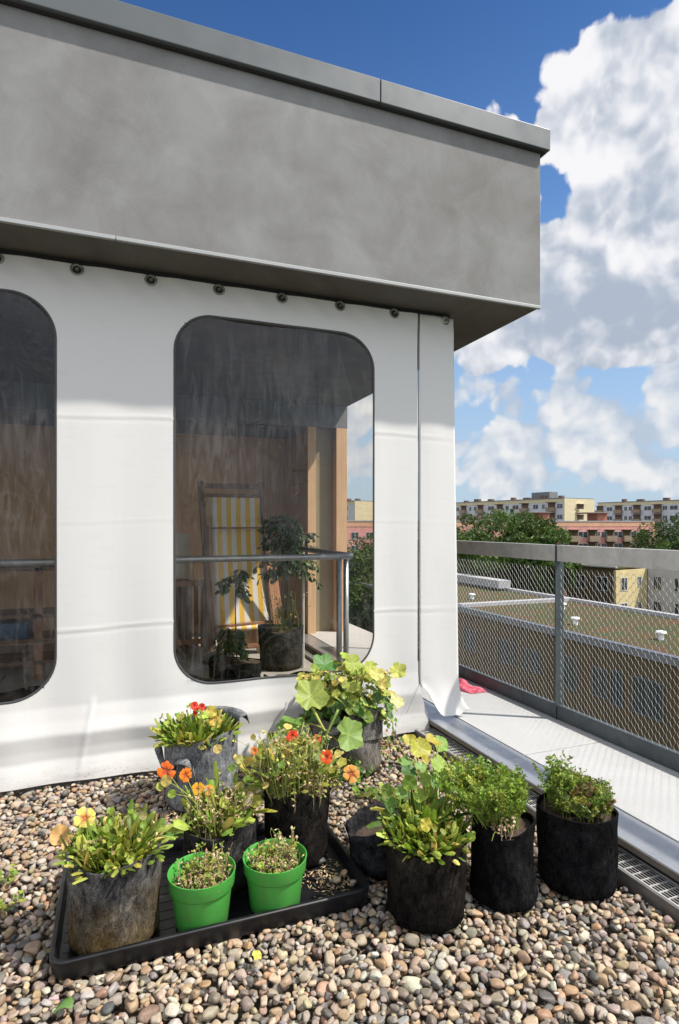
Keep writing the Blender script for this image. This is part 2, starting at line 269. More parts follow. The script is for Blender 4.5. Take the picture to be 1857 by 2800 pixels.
# ------------------------------------------------------------------ mesh builder
class MB:
    def __init__(s): s.v = []; s.f = []; s.c = []
    def add(s, vs, fs, col=(.5, .5, .5)):
        o = len(s.v); s.v.extend([tuple(map(float, p)) for p in vs]); s.f.extend([tuple(i + o for i in f) for f in fs])
        if len(col) == len(vs) and not isinstance(col[0], (int, float)): s.c.extend(col)
        else: s.c.extend([tuple(col)] * len(vs))
        return s
    def box(s, a, b, col=(.5, .5, .5)):
        (x0, y0, z0), (x1, y1, z1) = a, b
        s.add([(x0, y0, z0), (x1, y0, z0), (x1, y1, z0), (x0, y1, z0), (x0, y0, z1), (x1, y0, z1), (x1, y1, z1), (x0, y1, z1)],
              [(0, 3, 2, 1), (4, 5, 6, 7), (0, 1, 5, 4), (1, 2, 6, 5), (2, 3, 7, 6), (3, 0, 4, 7)], col); return s
    def obox(s, o, ax, ay, az_, col=(.5, .5, .5)):
        o = np.array(o, float); ax, ay, az_ = (np.array(q, float) for q in (ax, ay, az_))
        vs = [o, o + ax, o + ax + ay, o + ay, o + az_, o + ax + az_, o + ax + ay + az_, o + ay + az_]
        s.add(vs, [(0, 3, 2, 1), (4, 5, 6, 7), (0, 1, 5, 4), (1, 2, 6, 5), (2, 3, 7, 6), (3, 0, 4, 7)], col); return s
    def beam(s, p, q, w, t, side=(0, 1, 0), col=(.5, .5, .5)):
        """a rectangular bar from p to q, w wide along side x direction, t thick along side"""
        p, q = np.array(p, float), np.array(q, float); d = (q - p); sd_ = np.array(side, float); sd_ -= d * (sd_ @ d) / (d @ d); sd_ /= np.linalg.norm(sd_)
        w_ = np.cross(d / np.linalg.norm(d), sd_); return s.obox(p - w_ * w / 2 - sd_ * t / 2, w_ * w, sd_ * t, d, col)
    def tube(s, pts, r, seg=8, col=(.5, .5, .5), caps=True, cols=None):
        pts = [np.array(p, float) for p in pts]; n = len(pts); rr = r if hasattr(r, '__len__') else [r] * n
        t = pts[1] - pts[0]; t /= np.linalg.norm(t) + 1e-12; ref = np.array((0, 0, 1.)) if abs(t[2]) < .9 else np.array((1., 0, 0))
        u = np.cross(t, ref); u /= np.linalg.norm(u); vs = []
        for i in range(n):
            t = pts[min(i + 1, n - 1)] - pts[max(i - 1, 0)]; t /= np.linalg.norm(t) + 1e-12
            u = u - t * (u @ t); u /= np.linalg.norm(u) + 1e-12; w = np.cross(t, u)
            for k in range(seg):
                a = 2 * math.pi * k / seg; vs.append(pts[i] + (u * math.cos(a) + w * math.sin(a)) * rr[i])
        fs = [(i * seg + k, i * seg + (k + 1) % seg, (i + 1) * seg + (k + 1) % seg, (i + 1) * seg + k) for i in range(n - 1) for k in range(seg)]
        if caps: fs += [tuple(range(seg))[::-1], tuple(range((n - 1) * seg, n * seg))]
        s.add(vs, fs, [cols[i] for i in range(n) for k in range(seg)] if cols else col); return s
    def grid(s, P, col=(.5, .5, .5), closed=False):
        """P: array rows x cols x 3"""
        P = np.asarray(P); a, b = P.shape[:2]; fs = []
        for i in range(a - 1):
            for j in range(b - 1 + (1 if closed else 0)):
                fs.append((i * b + j, i * b + (j + 1) % b, (i + 1) * b + (j + 1) % b, (i + 1) * b + j))
        c = [tuple(x) for x in np.asarray(col).reshape(-1, 3)] if np.ndim(col) == 3 else col
        s.add(P.reshape(-1, 3), fs, c); return s
    def build(s, name, mat, parent=None, smooth=False, bevel=0, solid=0, colors=True, auto=None):
        me = bpy.data.meshes.new(name); loc = parent.matrix_world_loc if False else (Vector(parent['_w']) if parent is not None and '_w' in parent else Vector((0, 0, 0)))
        V = np.array(s.v, float) - np.array(loc); me.from_pydata(V.tolist(), [], s.f)
        if colors:
            at_ = me.color_attributes.new('col', 'FLOAT_COLOR', 'POINT'); C = np.ones((len(V), 4), np.float32); C[:, :3] = np.array(s.c, np.float32)[:, :3]; at_.data.foreach_set('color', C.ravel())
        if smooth: me.polygons.foreach_set('use_smooth', [True] * len(me.polygons))
        me.materials.append(MATS[mat]); me.update()
        o = bpy.data.objects.new(name, me); COL.objects.link(o)
        if parent is not None: o.parent = parent
        o['_w'] = tuple(loc)
        if solid: md = o.modifiers.new('solid', 'SOLIDIFY'); md.thickness = solid; md.offset = 0
        if bevel: md = o.modifiers.new('bevel', 'BEVEL'); md.width = bevel; md.segments = 2; md.limit_method = 'ANGLE'
        if smooth and auto: md = o.modifiers.new('edges', 'EDGE_SPLIT'); md.split_angle = R(auto)
        return o
def tag(o, label=None, cat=None, group=None, kind=None):
    if label: o['label'] = label
    if cat: o['category'] = cat
    if group: o['group'] = group
    if kind: o['kind'] = kind
    return o
def thing(name, label, cat, loc=(0, 0, 0), group=None):
    o = bpy.data.objects.new(name, None); COL.objects.link(o); o.location = loc; o.empty_display_size = .1; o['_w'] = tuple(float(x) for x in loc)
    return tag(o, label, cat, group)
def finish():
    for o in bpy.data.objects:
        if '_w' in o: del o['_w']
def B(a, b, name, mat, parent=None, bevel=0): return MB().box(a, b).build(name, mat, parent, bevel=bevel, colors=False)
def lerp(a, b, t): return a + (b - a) * t
def sm(t): t = np.clip(t, 0, 1); return t * t * (3 - 2 * t)

# ================================================================== SETTING: terrace
gb = MB().add([(-3.6, -2.2, -.05), (1.675, -2.2, -.05), (1.675, 3.16, -.05), (-3.6, 3.16, -.05)], [(0, 1, 2, 3)])
tag(gb.build('gravel_base', 'gravel_bed', colors=False), kind='structure')
tag(B((-6, -6, -16), (2.47, 12, -.06), 'floor', 'render_grey'), kind='structure')
t = MB()
for i in range(8):
    for j in range(7):
        x0 = -3.5 + i * .66; y0 = 3.20 + j * .66; t.box((x0, y0, -.055), (min(x0 + .654, 1.66), y0 + .654, .0))
tag(t.build('floor_paving', 'loggia_paver', colors=False, bevel=.003), kind='structure')
t = MB(); ys = [-2.55 + i * 1.0 for i in range(-1, 13)]
for y in ys: t.box((1.945, y + .0035, .02), (2.60, y + .9965, .08))
tag(t.build('ledge_paving', 'terrace_paver', colors=False, bevel=.003), kind='structure')
tag(B((1.95, -3.5, -.05), (2.5, 10, .02), 'ledge_base', 'dark_gap'), kind='structure')
# metal flashing with lip, drain channel and grate
fl = thing('drain_edging', 'bluish steel flashing sheet with brown lip running along the pale paved ledge', 'flashing', (1.77, 1, 0))
t = MB()
for y0, y1 in ((-3.2, -.45), (-.448, 2.448), (2.451, 5.45), (5.453, 9)): t.box((1.772, y0, .068), (1.943, y1, .0755))
t.build('flashing_sheet', 'flashing_steel', fl, colors=False, bevel=.002)
MB().box((1.766, -3.2, .050), (1.7715, 9, .074)).build('flashing_lip', 'lip_steel', fl, colors=False, bevel=.0015)
MB().box((1.80, -3.2, -.04), (1.80 + .008, 9, .067)).build('recess_face', 'dark_gap', fl, colors=False)
dr = thing('drain_channel', 'narrow steel drain channel with slotted grate between gravel and flashing', 'drain', (1.73, 1, 0))
t = MB().box((1.674, -3.2, -.05), (1.681, 9, .022)); t.box((1.674, -3.2, .0225), (1.688, 9, .0255)); t.build('channel_wall', 'channel_steel', dr, colors=False)
MB().box((1.682, -3.2, -.055), (1.799, 9, -.045)).build('channel_bed', 'dark_gap', dr, colors=False)
t = MB(); zt = .024
t.box((1.690, -3.2, zt - .008), (1.6945, 9, zt)); t.box((1.7895, -3.2, zt - .008), (1.794, 9, zt))
y = -3.2
while y < 6:
    t.box((1.6946, y, zt - .005), (1.7894, y + .0035, zt - .0005)); y += .036
for k in range(6): x = 1.7065 + k * .0135; t.box((x, -3.2, zt - .0035), (x + .0019, 6, zt - .0015))
t.build('grate', 'galvanised', dr, colors=False)

# ================================================================== pavilion with overhanging roof
bl = thing('roof_pavilion', 'grey plastered flat roofed pavilion with deep overhang above the white canvas', 'building', (2.2, 6, 0))
XR, YF, ZS, ZT = 2.387, 2.86, 2.56, 3.492
f = MB().box((-4.2, YF, ZS), (XR, 9.5, ZT)); f.build('roof_box', 'plaster_concrete', bl, colors=False, bevel=.004)
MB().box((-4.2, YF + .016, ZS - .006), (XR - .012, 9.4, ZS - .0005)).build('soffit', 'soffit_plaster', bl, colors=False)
t = MB().box((-4.2, YF - .004, ZS - .008), (-.003, YF + .014, ZS + .010)); t.box((0, YF - .004, ZS - .008), (XR + .002, YF + .014, ZS + .010))
t.build('drip_bead', 'white_bead', bl, colors=False, bevel=.002)
for k, (a, b) in enumerate((((-4.2, 2.82, 3.492), (1.308, 3.2, 3.617)), ((1.312, 2.82, 3.492), (2.428, 3.2, 3.617)), ((2.05, 3.203, 3.492), (2.428, 9.5, 3.617)))):
    t = MB().box(a, b)
    t.build('coping', 'painted_metal', bl, colors=False, bevel=.004)
MB().box((-4.2, 2.842, 3.484), (2.406, 3.1, 3.4915)).build('coping_gap_shade', 'dark_gap', bl, colors=False)  # near-black strip paints the shade in the gap below the coping
# recessed back wall, jambs, lintel
pl = MB()
for i in range(9): x = -3.6 + i * .614; pl.box((x, 6.9, 0), (min(x + .611, 1.925), 6.95, 2.31))
pl.build('back_wall', 'wood_panel', bl, colors=False)
MB().box((-4.2, 6.0, 2.315), (2.384, 6.12, ZS - .007)).build('lintel', 'lintel_grey', bl, colors=False)
MB().box((-3.6, 6.13, 2.30), (1.92, 6.9, 2.33)).build('recess_ceiling', 'lintel_grey', bl, colors=False)
MB().box((1.926, 6.0, 0), (2.02, 6.95, 2.314)).build('door_jamb', 'wood_panel', bl, colors=False, bevel=.003)
MB().box((2.021, 6.10, 0), (2.253, 6.15, 2.314)).build('side_panel', 'olive_panel', bl, colors=False)
MB().box((2.254, 6.0, 0), (2.382, 6.16, 2.314)).build('corner_post', 'wood_panel', bl, colors=False, bevel=.003)
MB().box((-3.7, 3.2, 0), (-3.62, 7.0, ZS - .007)).build('end_wall', 'wood_panel', bl, colors=False)
MB().box((-3.6, 3.142, 2.50), (1.93, 3.19, ZS - .007)).build('mounting_rail', 'dark_gap', bl, colors=False)

# ================================================================== white canvas screen
WZ0, WZ1 = .417, 2.352
def csdf(x, z, x0, x1):
    cx, cz = (x0 + x1) / 2, (WZ0 + WZ1) / 2; hx, hz, r = (x1 - x0) / 2, (WZ1 - WZ0) / 2, .20
    qx = np.abs(x - cx) - hx + r; qz = np.abs(z - cz) - hz + r
    return np.hypot(np.maximum(qx, 0), np.maximum(qz, 0)) + np.minimum(np.maximum(qx, qz), 0) - r
WINS = [(-2.95, -1.95), (-1.397, -.273), (.282, 1.406)]
def canvas_y(x, z):
    y = 3.125 + 0 * x
    lowz = sm((1.5 - z) / 1.3)
    y = y + (.0022 + .0035 * lowz) * np.sin(x * 17.0 + 1.2 * np.sin(z * 1.7)) * (1 - .6 * sm((z - 2.0) / .5)) + .004 * np.sin(x * 7.3 + 2 + z) * lowz
    top = sm((z - 2.30) / .2); ph = (x - (-.178)) / .3435 * 2 * math.pi
    y = y - .006 * top * (1 - np.cos(ph)) * .5 + .004 * np.sin(ph * 2 + z * 40) * top * .5
    for zc, amp in ((1.79, .0019), (.745, .0024), (1.27, .0006)):
        w = zc + .012 * np.sin(x * 2.1) + .004 * np.sin(x * 9); y = y - amp * np.exp(-((z - w) / .007) ** 2) + amp * .7 * np.exp(-((z - w + .013) / .008) ** 2)
    prof = np.interp(z, [0, .05, .12, .17, .24, .30, .37, 3], [-.040, -.032, -.012, -.015, -.028, -.012, 0, 0])
    wob = .8 + .22 * np.sin(x * 2.3 + .6) + .10 * np.sin(x * 6.3)
    y = y + prof * wob
    for ex_ in [-.178 + .3435 * k_ for k_ in range(-2, 6)] + [1.885]:
        for sg, L, A in ((-.75, .16, .0028), (.9, .12, .0024), (.15, .10, .0018)):
            n = math.hypot(sg, 1); ux, uz = sg / n, -1 / n; s_ = (x - ex_) * ux + (z - 2.47) * uz; d_ = (x - ex_) * -uz + (z - 2.47) * ux
            y = y - A * np.exp(-(d_ / .011) ** 2) * sm(s_ / .03) * sm((L - s_) / .08)
    # slanting drag folds
    for x0, z0, dx, dz, L, A in ((-.10, .42, -.18, -1, .42, .006), (.33, .42, .55, .55, .30, .004), (.9, .30, .8, .25, .5, .004), (.16, 2.48, -.5, -1, .2, .003), (.84, 2.47, .45, -1, .18, .003), (1.53, 2.47, .5, -1, .2, .003)):
        n = math.hypot(dx, dz); ux, uz = dx / n, dz / n; s_ = (x - x0) * ux + (z - z0) * uz; d_ = (x - x0) * -uz + (z - z0) * ux
        y = y - A * np.exp(-(d_ / .012) ** 2) * sm(s_ / .06) * sm((L - s_) / .1)
    return y
cv = thing('canvas_screen', 'white laced canvas screen with clear plastic windows hanging below the roof edge', 'canvas screen', (0, 3.125, 0))
cs = .0105
xs = np.arange(-3.45, 1.7001, cs); zs = np.append(np.arange(.014, 2.52, cs), 2.522)
X, Z = np.meshgrid(xs, zs)
for (a, b) in WINS:                                  # snap the grid to the window outlines
    d = csdf(X, Z, a, b); e = .002
    gx = (csdf(X + e, Z, a, b) - csdf(X - e, Z, a, b)) / (2 * e); gz = (csdf(X, Z + e, a, b) - csdf(X, Z - e, a, b)) / (2 * e)
    near = np.abs(d) < cs * .72; X = np.where(near, X - gx * d, X); Z = np.where(near, Z - gz * d, Z)
Yc = canvas_y(X, Z)
Xd = X + .075 * np.clip((X - 1.42) / .28, 0, 1) ** 2 * sm((.34 - Z) / .3)
Zd = Z - 0.0 * X
keep = np.ones(X.shape, bool); V = np.stack([Xd, Yc, Zd], -1); t = MB(); nr, nc = X.shape
dall = np.minimum.reduce([csdf(X, Z, a, b) for a, b in WINS])
cxm = (X[:-1, :-1] + X[1:, 1:]) / 2; czm = (Z[:-1, :-1] + Z[1:, 1:]) / 2
dc = np.minimum.reduce([csdf(cxm, czm, a, b) for a, b in WINS])
fs = [(i * nc + j, i * nc + j + 1, (i + 1) * nc + j + 1, (i + 1) * nc + j) for i in range(nr - 1) for j in range(nc - 1) if dc[i, j] > 0]
t.v = [tuple(p) for p in V.reshape(-1, 3)]; t.f = fs; t.c = [(.8, .8, .8)] * len(t.v)
t.build('canvas_panel', 'canvas_pvc', cv, smooth=True, colors=False)
def outline(a, b, n=16, off=0.0):
    r = .20; pts = []
    for cx, cz, a0 in ((b - r, WZ1 - r, 0), (a + r, WZ1 - r, 90), (a + r, WZ0 + r, 180), (b - r, WZ0 + r, 270)):
        for k in range(n + 1): q = R(a0 + 90 * k / n); pts.append((cx + (r + off) * math.cos(q), cz + (r + off) * math.sin(q)))
    return pts
for (a, b) in WINS:
    t = MB(); P = outline(a, b); Q = outline(a, b, off=-.006); n = len(P)
    dens_ = []
    def densify(L):
        o = []
        for i in range(len(L)):
            p, q = np.array(L[i]), np.array(L[(i + 1) % len(L)]); k = max(1, int(np.linalg.norm(q - p) / .03)); o += [tuple(p + (q - p) * j / k) for j in range(k)]
        return o
    P = densify(P)
    c0 = np.array(((a + b) / 2, (WZ0 + WZ1) / 2))
    ring = [[], [], []]
    for p in P:
        e = .002; g = np.array((csdf(p[0] + e, p[1], a, b) - csdf(p[0] - e, p[1], a, b), csdf(p[0], p[1] + e, a, b) - csdf(p[0], p[1] - e, a, b))); g /= np.linalg.norm(g)
        for k, (o_, dy) in enumerate(((.0062, -.0010), (.001, -.0032), (-.005, .001))):
            q = np.array(p) + g * o_; ring[k].append((q[0], float(canvas_y(np.array(q[0]), np.array(q[1]))) + dy, q[1]))
    t.grid([r_ + [r_[0]] for r_ in ring]); t.build('window_welt', 'black_welt', cv, smooth=True, colors=False)
    gx_ = np.linspace(a - .012, b + .012, 70); gz_ = np.linspace(WZ0 - .012, WZ1 + .012, 110); X2, Z2 = np.meshgrid(gx_, gz_)
    Y2 = canvas_y(X2, Z2) + .0115 + .0045 * np.sin(X2 * 13 + 1.5 * np.sin(Z2 * 2)) * sm((Z2 - .4) / .3) + .003 * np.sin((X2 * .8 + Z2) * 9)
    t = MB(); a_, b_n = X2.shape; d2 = csdf((X2[:-1, :-1] + X2[1:, 1:]) / 2, (Z2[:-1, :-1] + Z2[1:, 1:]) / 2, a - .012, b + .012)
    t.v = [tuple(p) for p in np.stack([X2, Y2, Z2], -1).reshape(-1, 3)]; t.c = [(1, 1, 1)] * len(t.v)
    t.f = [(i * b_n + j, i * b_n + j + 1, (i + 1) * b_n + j + 1, (i + 1) * b_n + j) for i in range(a_ - 1) for j in range(b_n - 1) if d2[i, j] < .002]
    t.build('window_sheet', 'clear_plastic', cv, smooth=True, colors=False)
# right flap beyond the zip, curling out over the ledge
ns, nt_ = 22, 190; P = np.zeros((nt_, ns, 3))
for i in range(nt_):
    for j in range(ns):
        s_ = j / (ns - 1); zend = lerp(.275, .098, float(sm(s_ / .45))) + .035 * float(sm((s_ - .8) / .2)); tt = i / (nt_ - 1)
        if tt < .8: z = 2.522 + (.33 - 2.522) * tt / .8; k = 0
        else: k = (tt - .8) / .2; z = .33
        x = 1.7085 + s_ * (.2375 + .034 * min(tt / .8, 1)); y = float(canvas_y(np.array(x), np.array(max(z, .45)))) - .004 * math.sin(s_ * 3.1)
        if k > 0:
            th = k * 1.35; L = (.33 - zend) * 1.25
            z = .33 + (zend - .33) * (math.sin(min(th, 1.5)) / math.sin(1.35)); y += -.075 * s_ ** .5 * k ** 2.2; x += .022 * s_ * k ** 1.4 + .012 * k * k
            y += .008 * math.sin(s_ * 9) * k
        P[i, j] = (x, y, z)
MB().grid(P).build('canvas_flap', 'canvas_pvc', cv, smooth=True, colors=False, solid=.0012)
t = MB(); zz = np.linspace(.29, 2.515, 60)
for z in zz[:-1]:
    pass
P = [(1.7045 + .0012 * math.sin(z * 5), float(canvas_y(np.array(1.70), np.array(z))) + .003, z) for z in zz]
t.tube(P, .0035, 6); t.build('zip', 'channel_steel', cv, colors=False)
t = MB(); P = [(1.701 - .10 * k, 3.105 - .02 * k, .30 - .16 * k) for k in (0, .5, 1)]; t.tube(P, .0012, 5); t.build('zip_cord', 'channel_steel', cv, colors=False)
for q, ex in enumerate([-.178 + .3435 * k for k in range(-8, 6)] + [1.885]):
    ez = 2.497 + .008 * sm((ex - .3) / 1.3); ey = float(canvas_y(np.array(ex), np.array(ez)))
    t = MB(); P = []
    for k in range(20):
        a = 2 * math.pi * k / 20; P.append([(ex + r_ * math.cos(a), ey - d_, ez + r_ * .92 * math.sin(a)) for r_, d_ in ((.0325, -.001), (.031, .005), (.026, .0065), (.0195, .0045), (.018, -.001))])
    t.grid(P + [P[0]]); e = t.build('eyelet', 'eyelet_brass', cv, smooth=True, colors=False)
    MB().tube([(ex, ey - .0015, ez), (ex, ey + .001, ez)], .0192, 16).build('eyelet_hole', 'dark_gap', e, colors=False)
    tilt = (q * 37 % 90 - 45) * .012
    MB().tube([(ex - .001, ey - .002, ez - .002), (ex + .0015, ey - .013, ez - .001)], .0085, 10).beam((ex - .009, ey - .0145, ez - .007 - tilt * .006), (ex + .009, ey - .0145, ez + .007 + tilt * .006), .005, .003).build('turn_button', 'eyelet_brass', e, colors=False)

# ================================================================== balustrade with wire mesh
bal = thing('balustrade', 'galvanised steel balustrade with hexagonal wire mesh along the terrace ledge', 'balustrade', (2.43, 2.8, .08))
XB = 2.484; posts = [-1.37, .73, 2.83, 4.93]
def hexnet(y0, y1, z0, z1, x):
    t = MB(); W_, H_, tw = .041, .0230, .0095; r = .00115; row = 0; z = z0; C_ = (.4, .4, .4)
    def seg(p, q, k=1.0): t.tube([p, q], r * k, 3, C_, caps=False)
    nrow = int((z1 - z0) / H_); ncol = int((y1 - y0) / W_)
    for i in range(nrow):
        for j in range(ncol):
            y = y0 + (j + (.5 if i % 2 else 0)) * W_; zz = z0 + i * H_; xx = x + .0015 * (1 if (i + j) % 2 else -1)
            a = (xx, y, zz); b = (xx, y + tw, zz); seg(a, b)
            if i < nrow - 1:
                seg(b, (x, y + W_ / 2, zz + H_), 1.15); seg(a, (x, y - W_ / 2 + tw, zz + H_), .72)
    return t
for k in range(len(posts) - 1):
    y0, y1 = posts[k], posts[k + 1]
    MB().box((XB - .004, y0 + .004, 1.032), (XB + .03, y1 - .004, 1.130)).build('top_rail', 'galvanised', bal, colors=False, bevel=.003)
    MB().box((XB - .004, y0 + .004, .084), (XB + .03, y1 - .004, .168)).build('bottom_rail', 'galvanised_dull', bal, colors=False, bevel=.003)
    tag(hexnet(y0 + .02, y1 - .01, .1685, 1.032, XB + .002).build('wire_mesh', 'wire_steel', bal, colors=False))
for y in posts:
    MB().box((XB - .012, y - .0038, .0805), (XB + .050, y + .0030, 1.133)).build('post', 'galvanised_dull', bal, colors=False)
    MB().box((XB + .035, y - .06, -.3), (XB + .05, y + .06, .16)).build('bracket', 'galvanised_dull', bal, colors=False)

# ================================================================== inside the canvas
tr_ = thing('tube_railing', 'round steel tube handrail crossing behind the clear windows', 'handrail', (0, 3.45, 0))
P = [(-3.3, 3.45, 1.053), (1.36, 3.45, 1.053)] + [(1.36 + .05 * math.sin(a), 3.50 - .05 * math.cos(a), 1.053) for a in np.linspace(.2, 1.57, 6)] + [(1.41, 4.6, 1.056)]
MB().tube(P, .0195, 14).build('handrail', 'tube_steel', tr_, smooth=True, colors=False)
for x, y in ((1.315, 3.45), (1.405, 3.56), (-1.6, 3.45)): MB().tube([(x, y, .0), (x, y, 1.04)], .018, 12).build('rail_post', 'tube_steel', tr_, smooth=True, colors=False)
# deck chair leaning on the wall
dk = thing('deck_chair', 'folded yellow and white striped deck chair standing upright against the wall', 'deck chair', (1.12, 5.7, 0))
def board(p, q, w, t_, name, mat='wood_reddish', par=None, side=(0, 1, 0)): return MB().beam(p, q, w, t_, side).build(name, mat, par or dk, colors=False, bevel=.003)
board((.776, 5.87, 1.685), (.86, 5.60, .0), .06, .04, 'side_rail', 'wood_dark'); board((1.394, 5.87, 1.69), (1.452, 5.60, .20), .06, .04, 'side_rail', 'wood_dark')
board((.77, 5.86, 1.64), (1.40, 5.86, 1.64), .05, .03, 'crossbar', 'wood_dark'); board((.79, 5.85, 1.545), (1.39, 5.85, 1.545), .035, .03, 'crossbar', 'wood_dark'); board((.865, 5.60, .08), (1.30, 5.60, .085), .04, .03, 'crossbar')
board((.865, 5.57, .285), (1.44, 5.57, .31), .03, .03, 'crossbar'); board((.85, 5.74, 1.222), (1.40, 5.74, 1.225), .016, .02, 'crossbar', 'wood_dark')
board((1.385, 5.55, .88), (1.455, 5.52, .26), .055, .03, 'armrest', 'wood_orange'); board((1.43, 5.54, .83), (1.48, 5.53, .45), .055, .025, 'armrest', 'wood_orange'); board((1.46, 5.58, .33), (1.49, 5.58, .0), .10, .02, 'leg', 'wood_orange')
board((1.36, 5.66, .34), (1.37, 5.66, 0.0), .16, .02, 'leg', 'wood_panel'); board((.80, 5.62, 1.25), (.82, 5.60, .03), .04, .03, 'leg', 'wood_dark')
P = []
for k in range(28):
    q = k / 27; z = lerp(1.56, .275, q); y = lerp(5.84, 5.60, q) + .04 * math.sin(q * math.pi) - (.02 if abs(z - 1.22) < .04 else 0); xl = lerp(.868, .885, q) ; xr = lerp(1.372, 1.405, q)
    P.append([(lerp(xl, xr, s_) , y + .012 * math.sin(math.pi * s_), z) for s_ in np.linspace(0, 1, 14)])
MB().grid(P).build('striped_fabric', 'deck_fabric', dk, smooth=True, colors=False, solid=.002)
MB().tube([(.885, 5.555, .255), (1.43, 5.555, .275)], .022, 12).build('fabric_roll', 'deck_fabric', dk, smooth=True, colors=False)
B((.92, 5.72, .03), (1.30, 5.74, .27), 'foot_board', 'wood_panel', dk)
# slatted chair and board to its left, shelf further left
sl = thing('slatted_chair', 'dark wooden folding chair of upright slats left of the striped deck chair', 'folding chair', (.66, 5.8, 0))
for k in range(6): MB().box((.46 + k * .062, 5.80, .06), (.46 + k * .062 + .04, 5.82, .72)).build('slat', 'wood_dark', sl, colors=False, bevel=.003)
MB().box((.44, 5.775, .66), (.83, 5.799, .71)).build('crossbar', 'wood_reddish', sl, colors=False); MB().box((.44, 5.775, .10), (.83, 5.799, .15)).build('crossbar', 'wood_reddish', sl, colors=False)
for x in (.44, .81): MB().box((x, 5.823, 0), (x + .03, 5.85, .78)).build('leg', 'wood_dark', sl, colors=False)
tag(B((.50, 5.86, .73), (.674, 5.88, 1.17), 'leaning_board', 'cream_board'), 'cream board propped behind the slatted wooden chair', 'board')
tag(B((.50, 5.861, .0), (.66, 5.88, .728), 'box_crate', 'wood_dark'), 'dark wooden crate behind the slatted chair holding up the cream board', 'crate')
sh = thing('wooden_shelf', 'wooden shelf rack seen dimly through the left canvas window', 'shelf', (-.9, 5.4, 0))
for x in (-1.9, -.62, -.47): MB().box((x, 5.3, 0), (x + .06, 5.36, .93)).build('upright', 'wood_reddish', sh, colors=False)
for z in (.12, .30, .50, .88): MB().box((-1.95, 5.3, z), (-.40, 5.7, z + .03)).build('shelf_board', 'wood_dark', sh, colors=False)
tag(B((-.95, 5.33, .332), (-.66, 5.6, .46), 'storage_box', 'blue_plastic', bevel=.008), 'blue plastic box on the shelf behind the left canvas window', 'box')
tag(B((-1.5, 5.33, .532), (-1.1, 5.6, .66), 'storage_box', 'black_plastic', bevel=.008), 'black plastic box on the shelf behind the left canvas window', 'box')
t = MB(); P = []
for k in range(24): a = 2 * math.pi * k / 24; P.append([(.88 + r_ * math.cos(a), 5.42 + r_ * .8 * math.sin(a), z) for r_, z in ((.15, 0), (.15, .04), (.11, .07), (.04, .085), (.001, .087))])
tag(t.grid(P + [P[0]]).build('parasol_base', 'plaster_concrete', smooth=True, colors=False), 'low grey concrete parasol foot on the floor before the deck chair', 'parasol base')
tag(MB().tube([(1.53, 4.9, 0), (1.53, 4.9, 1.12)], .014, 8).build('plant_stake', 'galvanised', colors=False), 'upright galvanised stake beside the potted tomato plant', 'stake')

# pink cloth lying on the ledge behind the flap
t = MB(); P = []
for i in range(16):
    for_row = []
    for j in range(16):
        u, v_ = i / 15 - .5, j / 15 - .5; x = 2.35 + u * .13; y = 3.66 + v_ * .40; z = .084 + .012 * (1 + math.sin(u * 9 + v_ * 7)) * (1 - 4 * u * u) + .012 * (1 + math.cos(v_ * 11 - u * 5)) * .6
        for_row.append((x + .02 * math.sin(v_ * 8), y, z if max(abs(u), abs(v_)) < .49 else .083))
    P.append(for_row)
tag(t.grid(P).build('pink_cloth', 'pink_cloth', smooth=True, colors=False, solid=.002), 'crumpled pink cloth lying on the paved ledge behind the canvas flap', 'cloth')

